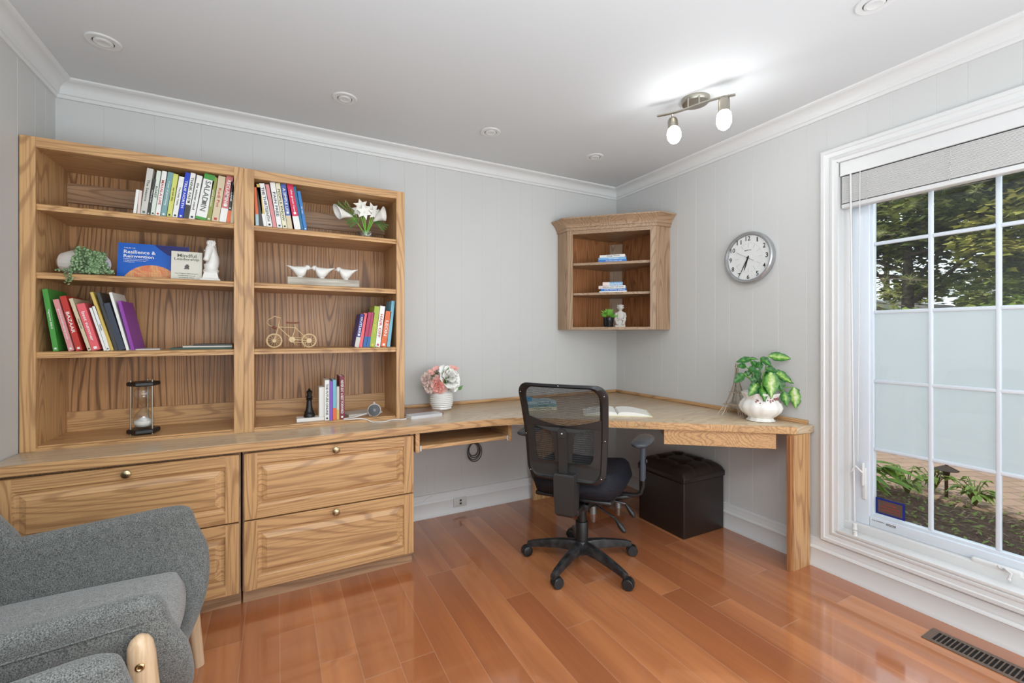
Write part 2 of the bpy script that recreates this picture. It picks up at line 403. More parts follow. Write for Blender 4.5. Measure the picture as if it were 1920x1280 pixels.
for k,(bd,zz,ww) in enumerate((('warning',.395,.06),('these premises',.381,.08),('protected by alarm',.367,.08))):
    text(bd,basis((XG-.0034,-1.853,zz),(0,-1,0),(0,0,1),(-1,0,0)),ww,.008,mat('sticker_red',(170,60,50),.5),st)
text('& AL WINDOW',basis((.0742,-1.815,.309),(0,-1,0),(0,0,1),(-1,0,0)),.05,.004,ink,win,name='frame_lettering')
sl=MB().box(.0735,.0750,-1.885,-1.848,.302,.311).build('frame_label',mat('label_grey',(96,98,102),.4),win)
text('CANADA',basis((.0731,-1.8665,.3065),(0,-1,0),(0,0,1),(-1,0,0)),.03,.004,paper,sl)
# crank operator and latch
ck=thing('window_crank','white folding crank handle on the sill of the window','window crank',(.06,-2.22,WZ0+.045))
MB().box(.048,.075,-2.30,-2.15,.258,.292,bev=.010,seg=3).build('crank_housing',white_paint,ck,smooth=50)
MB().tube([(.046,-2.25,.285),(.030,-2.255,.292),(.024,-2.275,.285),(.026,-2.268,.262)],.005).ball((.026,-2.268,.258),.007).build('crank_arm',white_paint,ck,smooth=60)
MB().tube([(.046,-2.25,.282),(.034,-2.238,.290),(.03,-2.236,.300)],.004).build('crank_knob',white_paint,ck,smooth=60)
lt=thing('window_latch','white lever latch on the left sash side near the window bottom','window latch',(.07,-1.752,.42))
MB().box(.066,.075,-1.768,-1.750,.40,.56,bev=.004).build('latch_plate',white_paint,lt,smooth=50)
MB().box(.050,.067,-1.764,-1.754,.47,.585,bev=.004).build('latch_lever',white_paint,lt,smooth=50)
# blind
slat_m,n,b=newmat('blind_slats'); b.inputs['Base Color'].default_value=(.80,.79,.77,1); t=n('ShaderNodeBsdfTranslucent',{'Color':(.8,.79,.77,1)}); mx=n('ShaderNodeMixShader',{0:.3,1:b.outputs[0],2:t.outputs[0]}); n.l.new(mx.outputs[0],n.n['Material Output'].inputs[0])
bl=thing('window_blind','white horizontal slat blind pulled up at the top of the window','window blind',(.02,(WY0+WY1)/2,2.1))
BY0,BY1=WY0+.008,WY1-.008
MB().box(.002,.012,BY0,BY1,2.036,2.106,bev=.002).build('valance',white_paint,bl)
MB().box(.014,.060,BY0,BY1,2.045,2.100).build('headrail',mat('pale_blue_metal',(168,186,196),.3),bl)
mb=MB()
for k in range(27):
    z=1.898+k*.0050; mb.box(.012+.0008*(k%2),.060,BY0+.004,BY1-.004,z,z+.0038)
mb.build('slat_stack',slat_m,bl)
MB().box(.012,.060,BY0+.002,BY1-.002,1.872,1.893,bev=.003).build('bottom_rail',white_paint,bl,smooth=40)
for y in (-1.80,-2.10,-2.40,-2.66):
    mb=MB()
    for k in range(9):
        a=random.uniform(-.006,.006); mb.tube([(.010,y+a,1.885+k*.016),(.004,y-a*2,1.893+k*.016),(.010,y+a,1.901+k*.016)],.0011,5)
    mb.build('ladder_cord',white_paint,bl)
MB().tube([(.006,-1.728,2.04),(.004,-1.732,1.6),(.002,-1.738,1.0),(0,-1.748,.30)],.0042,8).build('tilt_wand',white_paint,bl,smooth=60)
MB().tube([(.008,-1.768,2.04),(.006,-1.765,1.5),(.004,-1.762,.9),(.004,-1.760,.60)],.0020,6).build('lift_cord',white_paint,bl,smooth=60)
cd=thing('blind_cord_cleat','white cord tassels hanging beside the window latch','cord tassel',(.0,-1.75,.25))
MB().lathe([(.004,.03),(.010,.026),(.009,.012),(.012,0)],(-.002,-1.749,.262),12).build('tassel',white_paint,cd,smooth=40)
MB().lathe([(.004,.03),(.010,.026),(.009,.012),(.012,0)],(-.006,-1.752,.228),12).build('tassel',white_paint,cd,smooth=40)
MB().tube([(.0,-1.735,.545),(-.002,-1.745,.565),(0,-1.752,.575),(.002,-1.765,.562),(.004,-1.782,.548)],.005,8).build('cord_bracket',white_paint,cd,smooth=60)
# floor vent
vt=thing('floor_vent','bronze metal floor register with slots, set in the floor below the window','floor vent',(-.17,-2.24,0))
vm=mat('bronze_metal',(128,112,100),.38,.7); vy0,vy1,vx0,vx1=-2.40,-2.085,-.228,-.115
mb=MB(); mb.box(vx0,vx0+.018,vy0,vy1,0,.004,bev=.001); mb.box(vx1-.018,vx1,vy0,vy1,0,.004,bev=.001); mb.box(vx0+.018,vx1-.018,vy1-.022,vy1,0,.004,bev=.001); mb.box(vx0+.018,vx1-.018,vy0,vy0+.012,0,.004,bev=.001)
mb.build('vent_frame',vm,vt)
MB().box(vx0+.018,vx1-.018,vy0+.012,vy1-.022,.0002,.0008).build('vent_well',mat('vent_dark',(16,12,11),.9),vt)
mb=MB(); y=vy1-.022
while y>vy0+.018: mb.box(vx0+.016,vx1-.016,y-.004,y,.001,.0036); y-=.0135
mb.build('vent_slats',vm,vt)
# outlet on the baseboard
ol=thing('wall_outlet','grey duplex power outlet on the baseboard under the desk','outlet',(-1.42,-.02,.07))
MB().box(-1.468,-1.372,-.026,-.017,.04,.104,bev=.004).build('outlet_plate',mat('outlet_grey',(196,194,190),.4),ol,smooth=40)
for z in (.062,.083): MB().box(-1.426,-1.410,-.0275,-.0255,z-.006,z+.007,bev=.002).build('socket',mat('socket_dark',(70,64,62),.5),ol)
MB().tube([(-1.86,-.022,.045),(-1.8,-.022,.04),(-1.72,-.016,.075),(-1.66,-.014,.13),(-1.58,-.012,.158)],.0016,6).build('thin_white_wire',white_paint,None,smooth=60)
tag(D.objects['thin_white_wire'],'thin white wire stuck along the baseboard beside the drawer cabinet','cable')
cc=MB()
for k in range(4):
    r=.042+.007*k; cx=-1.316+.004*(k%2); P=[]
    for i in range(26):
        a=2*PI*i/26; P.append((cx+r*.85*math.cos(a+k),-.014-.004*k,.418-.01*k*.5+r*1.05*math.sin(a+k)))
    cc.tube(P,.0032,6,closed=True)
cc.tube([(-1.318,-.018,.46),(-1.32,-.04,.52),(-1.31,-.06,.598)],.003,6)
tag(cc.build('coiled_cable',mat('cable_grey',(72,72,72),.5),smooth=60),'coiled dark grey cable hanging on the wall below the keyboard tray','cable')
# recessed ceiling lights
LBL=['round white recessed ceiling light nearest the left wall','round white recessed ceiling light above the left bookcase, second from the left wall',
 'round white recessed ceiling light above the desk, third from the left wall','round white recessed ceiling light nearest the room corner','round white recessed ceiling light cut by the top edge of the photo']
dark=mat('lamp_dark',(90,88,84),.4); 
base=None
for k,(x,y) in enumerate(((-3.173,-.485),(-2.232,-.488),(-1.411,-.496),(-.625,-.493),(-.613,-2.088))):
    if base is None:
        t=thing('recessed_light',LBL[0],'ceiling light',(x,y,CZ),group='recessed ceiling lights')
        MB().lathe([(.036,-.001),(.036,-.005),(.056,-.006),(.060,-.003),(.060,.0)],(x,y,CZ),40).build('trim_ring',white_paint,t,smooth=30)
        MB().lathe([(.018,-.0006),(.0375,-.0006),(.0375,-.0022),(.018,-.0022)],(x,y,CZ),32).build('shadow_gap',mat('gap_dark',(40,38,36),.8),t)
        MB().lathe([(.019,-.008),(.024,-.010),(.032,-.008),(.0325,-.001),(.019,-.001)],(x,y,CZ),32).build('gimbal_ring',white_paint,t,smooth=30)
        MB().lathe([(0,-.004),(.012,-.0045),(.0185,-.006),(.0185,-.001),(0,-.001)],(x,y,CZ),24).build('bulb_face',mat('bulb_face',(58,56,52),.25),t,smooth=30)
        base=t
    else:
        t=copy_tree(base); t.location=(x,y,CZ); t['label']=LBL[k]
# track light
tl=thing('ceiling_spotlight_bar','brushed nickel two-spot ceiling fixture with glowing bulbs, near the corner','ceiling light',(-.635,-1.323,CZ))
MB().lathe([(0,-.028),(.045,-.028),(.064,-.022),(.070,-.010),(.070,0)],(-.635,-1.323,CZ),40).build('canopy',nickel,tl,smooth=30)
A=Vector((-.784,-1.207,2.37)); B=Vector((-.612,-1.532,2.37)); d=(B-A).normalized(); sd=Vector((-d.y,d.x,0)); L=(B-A).length
P=[A+d*(L*i/20)+sd*(.012*math.sin(2*PI*i/20)) +Vector((0,0,0))for i in range(21)]
mb=MB(); secs=[]
for q in P: secs.append([q+sd*.008+Vector((0,0,.003)),q-sd*.008+Vector((0,0,.003)),q-sd*.008-Vector((0,0,.003)),q+sd*.008-Vector((0,0,.003))])
mb.loft(secs); mb.build('bar',nickel,tl,smooth=50)
for k in (.42,.56):
    q=A.lerp(B,k); MB().cyl(q,q+Vector((0,0,.045)),.004).build('stem',nickel,tl,smooth=40)
bulb_m,n,b=newmat('glowing_bulb'); n.n.remove(b)
e=n('ShaderNodeEmission',{'Color':(.95,.98,1,1),'Strength':38.0}); n.l.new(e.outputs[0],n.n['Material Output'].inputs[0])
for k,(px,py,dx,dy,lx) in enumerate(((-.736,-1.262,-.25,-.10,.75),(-.639,-1.491,.0,0,1))):
    piv=Vector((px,py,2.345 if k==0 else 2.363)); dv=Vector((-.035,-.045,-.13)).normalized() if k==0 else Vector((0,0,-1))
    st0=piv+(Vector((.02,.015,0)) if k==0 else Vector((0,0,0)))
    M=Matrix.Translation(st0)@dv.to_track_quat('Z','Y').to_matrix().to_4x4()
    hd=MB().lathe([(0,-.012),(.014,-.010),(.023,-.002),(.026,.010),(.026,.062),(.0235,.064)],n=28,M=M).build('spot_head',nickel,tl,smooth=35)
    MB().lathe([(.022,.064),(.030,.072),(.034,.095),(.033,.118),(.024,.138),(.010,.148),(0,.150)],n=28,M=M).build('bulb',bulb_m,hd,smooth=60)
    MB().cyl((px,py,2.372),st0,.0045).build('swivel',nickel,tl,smooth=40)
# ---------------------------------------------------------------- built-in cabinets, worktop, bookcases
TZ=.745
def raised_front(mb,x0,x1,z0,z1,yf,th=.02,rail=.05,bev=.030):
    """framed drawer front with a raised panel; yf = front plane (towards -y)"""
    def r(i,y): return [(x0+i,y,z0+i),(x1-i,y,z0+i),(x1-i,y,z1-i),(x0+i,y,z1-i)]
    secs=[r(0,yf+th),r(0,yf+.003),r(.003,yf),r(rail,yf),r(rail+.004,yf+.007),r(rail+.009,yf+.009),r(rail+.009+bev*.25,yf+.010),r(rail+.009+bev*.85,yf+.003),r(rail+.009+bev,yf+.001)]
    mb.loft(secs)
def knob(parent,x,y,z):
    M=Matrix.Translation((x,y,z))@Matrix.Rotation(PI/2,4,'X')
    MB().lathe([(0,0),(.010,0),(.009,.003),(.005,.006),(.005,.012),(.012,.016),(.0165,.021),(.016,.026),(.010,.030),(0,.031)],n=24,M=M).build('knob',brass,parent,smooth=40)
YD=-.575
def cabinet(x0,x1,label):
    t=thing('drawer_cabinet',label,'cabinet',((x0+x1)/2,-.3,0),group='oak drawer cabinets under the worktop')
    mb=MB(); mb.box(x0+.002,x0+.02,-.555,-.03,.07,.705); mb.box(x1-.02,x1-.002,-.555,-.03,.07,.705); mb.box(x0+.02,x1-.02,-.545,-.03,.07,.09); mb.box(x0+.02,x1-.02,-.545,-.52,.675,.705); mb.box(x0+.02,x1-.02,-.05,-.03,.09,.70)
    mb.build('carcass',OZD,t)
    MB().box(x0+.002,x1-.002,-.525,-.505,.0,.07).build('toe_kick',OXD,t)
    for za,zb,kz in ((.392,.693,.668),(.071,.386,.366)):
        mb=MB(); 
        dr=MB(); raised_front(dr,x0+.010,x1-.008,za,zb,YD); dw=dr.build('drawer',OX,t)
        # end stiles with upright grain
        MB().box(x0+.0095,x0+.060,YD-.0006,YD+.01,za+.0025,zb-.0025).build('stile',OZ,dw); MB().box(x1-.058,x1-.0075,YD-.0006,YD+.01,za+.0025,zb-.0025).build('stile',OZ,dw)
        knob(dw,(x0+x1)/2,YD,kz)
    return t
cabinet(-3.468,-2.682,'oak drawer cabinet at the left, partly hidden behind the grey armchair')
cabinet(-2.678,-1.892,'oak drawer cabinet in full view, right of the left cabinet')
# worktop with the corner desk: one continuous top
wt=thing('worktop_desk','long oak worktop running along the back wall into the corner desk','desk',(-1.7,-.3,TZ))
poly=[(-3.473,0-.001),(-3.473,-.59),(-1.92,-.59),(-1.62,-.594),(-1.45,-.605),(-1.33,-.625),(-1.24,-.665),(-.145,-1.548),(-.001,-1.562),(-.001,-.001)]
mb=MB(); mb.prism([(x,y) for x,y in poly],TZ-.040,TZ,bev=.004); mb.build('top',OXT,wt,smooth=30)
ed=[(-3.472,-.59),(-1.92,-.59),(-1.62,-.594),(-1.45,-.605),(-1.33,-.625),(-1.24,-.665),(-.145,-1.548),(-.003,-1.562)]
mb=MB()
mb.loft([[(x,y+.004,TZ+.0003),(x,y-.0035,TZ-.003),(x,y-.0045,TZ-.020),(x,y-.0035,TZ-.037),(x,y+.004,TZ-.0403)] for x,y in ed[:-1]]); 
mb.build('edge_band',OX,wt,smooth=40)
MB().box(-1.889,-.02,-.021,-.001,TZ,TZ+.021,bev=.003).build('back_rim',OX,wt,smooth=40)
mb=MB(); mb.box(-.021,-.001,-1.535,-.001,TZ,TZ+.021,bev=.003); mb.build('side_rim',OY,wt,smooth=40)
MB().box(-.170,-.022,-1.552,-1.528,0,TZ-.041).build('end_panel',OZ,wt)
MB().box(-.195,-.171,-1.545,-1.529,0,TZ-.041).build('end_panel_edge',OZR,wt)
MB().box(-.86,-.66,-.075,-.05,0,TZ-.041).build('rear_panel',OZ,wt)
kt=thing('keyboard_tray','open oak keyboard tray hung under the worktop beside the drawer cabinet','keyboard tray',(-1.6,-.38,.60))
MB().box(-1.889,-1.867,-.578,-.15,.600,.704,bev=.001).build('side_cheek',OY,kt); MB().box(-1.334,-1.312,-.578,-.15,.600,.704,bev=.001).build('side_cheek',OY,kt)
MB().box(-1.855,-1.346,-.575,-.16,.612,.632,bev=.002).build('tray',OX,kt)
for x in (-1.866,-1.346): MB().box(x+(0 if x<-1.5 else .001),x+.011,-.572,-.18,.616,.628).box(x+.002,x+.009,-.580,-.572,.606,.634,bev=.001).build('slide_rail',white_paint,kt)
dv_=Vector((.454,-.346,0)).normalized() 
pa=Vector((-.628,-1.119,.0)); 
ang=math.atan2(-.883,1.095); ux=Vector((math.cos(ang),math.sin(ang),0)); un=Vector((ux.y,-ux.x,0))
M=basis(Vector((-.640,-1.118,0)),ux,-un,(0,0,1))
pd=thing('pencil_drawer','shallow oak pencil drawer under the diagonal edge of the corner desk','drawer',(-.4,-1.2,.62))
MB().box(0,.570,.0,.018,.620,.702,bev=.002,M=M).build('drawer_front',OX,pd)
MB().box(.02,.55,.018,.30,.630,.698,M=M).build('drawer_box',OXD,pd)
# bookcases
YB=-.35
def bookcase(x0,x1,label,lw,rw):
    t=thing('oak_bookcase',label,'bookcase',((x0+x1)/2,-.17,TZ),group='oak bookcases on the worktop')
    zt=2.048
    mb=MB(); mb.box(x0,x0+lw,YB,YB+.02,TZ,zt,bev=.0012); mb.build('face_stile',OZ,t); mb=MB(); mb.box(x1-rw,x1,YB,YB+.02,TZ,zt,bev=.0012); mb.build('face_stile',OZ,t)
    MB().box(x0+lw,x1-rw,YB,YB+.02,zt-.043,zt,bev=.0008).build('top_rail',OX,t)
    MB().box(x0+lw,x1-rw,YB,YB+.02,TZ,TZ+.012).build('bottom_rail',OX,t)
    xi0,xi1=x0+lw-.003,x1-rw+.003
    MB().box(x0+.001,xi0,YB+.02,-.003,TZ,zt-.001).build('side_panel',OZ,t); MB().box(xi1,x1-.001,YB+.02,-.003,TZ,zt-.001).build('side_panel',OZ,t)
    MB().box(xi0,xi1,YB+.02,-.003,zt-.04,zt-.022).build('top_board',OX,t); MB().box(xi0,xi1,YB+.02,-.003,TZ,TZ+.018).build('bottom_board',OX,t)
    MB().box(xi0,xi1,-.012,-.003,TZ,zt-.022).build('back_panel',OZB,t)
    MB().box(xi0,xi1,-.024,-.012,TZ+.018,TZ+.112).build('lower_back_rail',OX,t)
    MB().box(xi0,xi1,-.024,-.012,1.862,1.955).build('upper_back_rail',OXD,t)
    for z in (1.776,1.490,1.157):
        mb=MB(); y0=YB+.008
        mb.box(xi0,xi1,y0+.012,-.013,z-.024,z)
        prof=[(y0+.013,z),(y0+.006,z-.001),(y0+.002,z-.004),(y0,z-.009),(y0+.002,z-.013),(y0+.004,z-.015),(y0+.003,z-.019),(y0+.003,z-.027),(y0+.013,z-.028)]
        mb.loft([[(xi0,a,b) for a,b in prof],[(xi1,a,b) for a,b in prof]])
        mb.build('shelf',OX,t,smooth=50)
    return t
bookcase(-3.470,-2.6825,'left oak bookcase with open shelves, against the left wall',.048,.042)
bookcase(-2.6815,-1.890,'right oak bookcase with open shelves, next to the desk',.042,.046)
# corner cabinet
xl,yr=-.597,-.578; dl=.128; dr=.139; z0,z1=1.264,2.022
OXa=oak('x',(.42,.275,.165),(.20,.115,.062),1,'oak_muted_x'); OZa=oak('z',(.42,.275,.165),(.20,.115,.062),1,'oak_muted_z')  # darker, greyer oak tone for the corner cabinet
cc_=thing('corner_cabinet','oak corner wall cabinet with open shelves hanging above the desk','cabinet',(-.3,-.3,z0))
P0,P1=Vector((xl,-dl,0)),Vector((-dr,yr,0)); u=(P1-P0).normalized(); nn=Vector((u.y,-u.x,0)); LW=(P1-P0).length; UF=u.copy()
MF=basis(P0,u,-nn,(0,0,1))      # x along the face, y inwards, z up
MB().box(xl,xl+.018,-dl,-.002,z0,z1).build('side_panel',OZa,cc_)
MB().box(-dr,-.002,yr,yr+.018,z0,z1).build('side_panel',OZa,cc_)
sw=.042
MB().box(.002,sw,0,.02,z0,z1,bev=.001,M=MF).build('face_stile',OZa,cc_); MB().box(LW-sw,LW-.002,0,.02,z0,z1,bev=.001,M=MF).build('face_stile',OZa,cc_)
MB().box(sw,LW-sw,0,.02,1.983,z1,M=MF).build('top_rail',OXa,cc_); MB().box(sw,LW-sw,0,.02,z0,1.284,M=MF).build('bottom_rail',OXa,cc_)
inner=[(xl+.02,-.014),(xl+.02,-dl-.002),(-dr-.002,yr+.02),(-.014,yr+.02),(-.014,-.014)]
def off(pts): return pts
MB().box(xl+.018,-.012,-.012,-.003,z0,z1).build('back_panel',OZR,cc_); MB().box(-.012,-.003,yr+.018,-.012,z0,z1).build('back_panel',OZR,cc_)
MB().prism([(-.085,-.0125),(-.0125,-.085),(-.0125,-.0125)],z0,1.975).build('corner_post',OZa,cc_)
shp=[(xl+.02,-.0135),(xl+.02,-dl-.0),(-dr-.0,yr+.02),(-.0135,yr+.02),(-.0135,-.09),(-.09,-.0135)]
ins=[(x+.012,y+.012) if i in (1,2) else (x,y) for i,(x,y) in enumerate(shp)]
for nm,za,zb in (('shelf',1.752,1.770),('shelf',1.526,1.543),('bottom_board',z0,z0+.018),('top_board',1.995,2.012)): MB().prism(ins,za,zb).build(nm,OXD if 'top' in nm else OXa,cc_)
cpf=[(0,z1-.012),(.008,z1-.012),(.010,z1+.006),(.016,z1+.010),(.018,z1+.020),(.030,z1+.040),(.050,z1+.060),(.056,z1+.066),(.060,z1+.066),(.060,z1+.076),(0,z1+.076)]
def csec(p,dx,dy): return [(p[0]+dx*d,p[1]+dy*d,z) for d,z in cpf]
k1=math.tan(PI/8)
# miter directions for the three faces (left face normal -x, front diagonal, right face normal -y)
nL=Vector((-1,0,0)); nF=nn if nn.x<0 else -nn; nR=Vector((0,-1,0))
m1=(nL+nF)/(1+nL.dot(nF)); m2=(nF+nR)/(1+nF.dot(nR))
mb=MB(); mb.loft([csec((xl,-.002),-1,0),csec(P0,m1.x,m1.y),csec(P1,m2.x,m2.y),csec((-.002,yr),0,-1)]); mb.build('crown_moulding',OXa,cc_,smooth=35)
# ---------------------------------------------------------------- wall clock
ck=thing('wall_clock','round silver-rimmed wall clock with black numerals on the right wall','clock',(0,-1.203,1.692))
MC_=basis((0,-1.203,1.692),(0,-1,0),(0,0,1),(-1,0,0))    # local x to the right seen from the room, z out of the wall
MB().lathe([(.140,0),(.153,.004),(.156,.022),(.154,.036),(.148,.042),(.141,.041),(.138,.034),(.137,.028),(.100,.024),(.0,.024),(0,0)],n=72,M=MC_).build('case',mat('clock_silver',(176,178,180),.3,.75),ck,smooth=30)
MB().lathe([(0,.0245),(.1370,.0245),(.137,.0275),(0,.0275)],n=72,M=MC_).build('dial',mat('clock_dial',(222,224,222),.5),ck,smooth=30)
for h in range(1,13):
    a=PI/2-h*PI/6; r=.116
    text(str(h),MC_@Matrix.Translation((r*math.cos(a),r*math.sin(a),.0285)),.031 if h>9 else .0165,.027,ink,ck,'numeral',.008)
mb=MB()
for h in range(12):
    a=PI/2-h*PI/6
    M=MC_@Matrix.Rotation(a,4,'Z'); mb.box(.062,.090,-.0006,.0006,.0274,.0280,M=M)
for h in range(60):
    M=MC_@Matrix.Rotation(h*PI/30,4,'Z'); mb.box(.084,.090,-.0003,.0003,.0274,.0279,M=M)
mb.build('minute_marks',mat('mark_grey',(150,152,150),.5),ck)
text('BRISTOL',MC_@Matrix.Translation((0,.045,.0285)),.045,.006,mat('mark_dark',(80,82,82),.5),ck,'dial_lettering')
def hand(name,deg,L,w,z,m,back=.012):
    M=MC_@Matrix.Rotation(PI/2-math.radians(deg),4,'Z'); MB().loft([[M@Vector(q) for q in ((-back,w*.5,z),(-back,-w*.5,z),(-back,-w*.5,z+.001),(-back,w*.5,z+.001))],[M@Vector(q) for q in ((L*.6,w*.5,z),(L*.6,-w*.5,z),(L*.6,-w*.5,z+.001),(L*.6,w*.5,z+.001))],[M@Vector(q) for q in ((L,w*.2,z),(L,-w*.2,z),(L,-w*.2,z+.001),(L,w*.2,z+.001))]]).build(name,m,ck)
hand('hour_hand',198,.078,.007,.0295,ink); hand('minute_hand',208,.108,.005,.031,ink); hand('second_hand',298,.085,.0012,.033,mat('mark_dark',(80,82,82),.5),.045)
MB().lathe([(0,.028),(.006,.028),(.006,.035),(0,.035)],n=16,M=MC_).build('centre_cap',ink,ck)
# ---------------------------------------------------------------- storage ottoman
lea,n,b=newmat('dark_brown_leather'); b.inputs['Base Color'].default_value=(.018,.011,.009,1); b.inputs['Roughness'].default_value=.36
tc=n('ShaderNodeTexCoord').outputs['Object']; v=n('ShaderNodeTexNoise',{'Vector':tc,'Scale':180.0,'Detail':3.0}).outputs[0]
bp=n('ShaderNodeBump',{'Strength':.25,'Distance':.001,'Height':v}); n.l.new(bp.outputs[0],b.inputs['Normal'])
X0,X1,Y0,Y1=-.392,-.03,-1.040,-.668
ot=thing('storage_ottoman','dark brown leather cube ottoman with tufted lid under the desk','ottoman',((X0+X1)/2,(Y0+Y1)/2,0))
MB().box(X0,X1,Y0,Y1,0,.333,bev=.006,seg=3).build('box',lea,ot,smooth=40)
mb=MB(); N=36; g=[[None]*(N+1) for _ in range(N+1)]
tuf=[(.30,.30),(.70,.30),(.30,.70),(.70,.70)]
for i in range(N+1):
    for j in range(N+1):
        a,b_=i/N,j/N; ex,ey=2*a-1,2*b_-1
        h=.058*(1-abs(ex)**6)**.5*(1-abs(ey)**6)**.5
        for tx,ty in tuf:
            r2=(a-tx)**2+(b_-ty)**2; h-=.026*math.exp(-r2/.006)
            h-=.006*math.exp(-((a-tx)**2)/.0006)+.006*math.exp(-((b_-ty)**2)/.0006) if r2<.08 else 0
        g[i][j]=mb.b.verts.new((X0-.006+(X1-X0+.012)*a,Y0-.006+(Y1-Y0+.012)*b_,.368+max(0,h)))
for i in range(N):
    for j in range(N): mb.b.faces.new((g[i][j],g[i+1][j],g[i+1][j+1],g[i][j+1]))
mb.box(X0-.006,X1+.006,Y0-.006,Y1+.006,.334,.3685,bev=.005)
lid=mb.build('lid',lea,ot,smooth=50)
for tx,ty in tuf: MB().ball((X0+(X1-X0)*tx,Y0+(Y1-Y0)*ty,.398),.010,sz=.5).build('tuft_button',lea,lid,smooth=60)
# black footrest under the desk
fr_=thing('footrest','low black device with silver feet on the floor behind the office chair','footrest',(-.47,-.40,0))
MB().box(-.66,-.36,-.50,-.28,.055,.10,bev=.012).build('platform',black,fr_,smooth=40)
for x,y in ((-.395,-.468),(-.62,-.468),(-.395,-.31),(-.62,-.31)): MB().cyl((x,y,0),(x,y,.056),.022,.020,20).build('foot',mat('foot_silver',(170,168,164),.4,.5),fr_,smooth=40)
# ---------------------------------------------------------------- office chair (local frame: +y forward, +x right)
oc=thing('office_chair','black mesh-back swivel office chair on casters in front of the desk','chair',(-1.092,-.968,0),(0,0,math.radians(-53.3)),local=True)
dustblack,n,b=newmat('base_black'); 
tc=n('ShaderNodeTexCoord').outputs['Object']; v=n('ShaderNodeTexNoise',{'Vector':tc,'Scale':30.0,'Detail':5.0}).outputs[0]
n.l.new(ramp(n,v,[(.4,(.012,.012,.013)),(.7,(.045,.045,.047))]),b.inputs['Base Color']); b.inputs['Roughness'].default_value=.33
LOC=math.radians(53.3)
for k in range(5):
    a=math.radians(134+72*k)+LOC; d=Vector((math.cos(a),math.sin(a),0)); s_=Vector((-d.y,d.x,0))
    mb=MB(); secs=[]
    for r,z,w,h in ((.02,.120,.046,.052),(.06,.122,.044,.050),(.12,.116,.037,.044),(.20,.102,.032,.038),(.27,.086,.028,.032),(.302,.074,.026,.030)):
        c=d*r+Vector((0,0,z)); secs.append([c+s_*w*.55,c+s_*w*.35+Vector((0,0,h*.1))*0+Vector((0,0,.0)),c-s_*w*.35,c-s_*w*.55] if False else
            [c+s_*w*.5+Vector((0,0,-h)),c+s_*w*.55+Vector((0,0,-h*.4)),c+s_*w*.38,c+Vector((0,0,h*.12)),c-s_*w*.38,c-s_*w*.55+Vector((0,0,-h*.4)),c-s_*w*.5+Vector((0,0,-h))])
    mb.loft(secs); leg=mb.build('base_leg',dustblack,oc,smooth=45)
    sw_=a+[.7,2.6,.5,-.4,1.2][k]; wd=Vector((math.cos(sw_),math.sin(sw_),0)); wn=Vector((-wd.y,wd.x,0)); cpos=d*.292+wd*.016
    cs=MB(); cs.cyl(d*.292+Vector((0,0,.046)),d*.292+Vector((0,0,.064)),.011)
    M=basis(cpos+Vector((0,0,.027)),wd,(0,0,1),wn)
    for q in (-1,1): cs.lathe([(0,.0),(.024,.0),(.027,.003),(.027,.015),(.022,.019),(.008,.020),(0,.020)],n=24,M=M@Matrix.Translation((0,0,.003 if q>0 else -.023)))
    P=[(0.030*math.cos(t),.030*math.sin(t)) for t in [i*PI/10 for i in range(-1,11)]]+[(-.008,0),(.012,-.004)]
    cs.prism([(x,y) for x,y in P],-.014,.014,M=M)
    cs.build('caster',black,leg,smooth=40)
MB().lathe([(0,.055),(.036,.058),(.038,.085),(.036,.122),(.034,.125)],n=28).build('base_hub',dustblack,oc,smooth=40)
MB().lathe([(.033,.120),(.034,.226),(.032,.229),(.025,.229),(.024,.350)],n=28).build('gas_column',black,oc,smooth=35)
mb=MB(); mb.box(-.075,.075,-.14,.12,.335,.372,bev=.010); mb.box(-.055,.055,-.24,-.10,.345,.378,bev=.008); mb.box(-.12,.12,-.03,.09,.372,.398,bev=.006); mb.build('tilt_mechanism',black,oc,smooth=40)
chrome=mat('dark_chrome',(120,124,130),.22,.9)
for p0,p1,p2 in (((.07,-.05,.352),(.20,-.10,.315),(.255,-.125,.262)),((.07,.05,.355),(.22,.06,.335),(.27,.05,.275)),((.06,.0,.365),(.16,.02,.372),(.25,.06,.378))):
    lv=MB().tube([p0,tuple((a+b)/2 for a,b in zip(p0,p1)),p1],.006,10).build('lever',chrome,oc,smooth=50)
    d=(Vector(p2)-Vector(p1)); mb=MB(); mb.tube([Vector(p1)+d*t for t in (0,.3,.6,.9,1)],.01,10,radii=[.006,.010,.014,.012,.004]); mb.build('lever_paddle',black,lv,smooth=60)
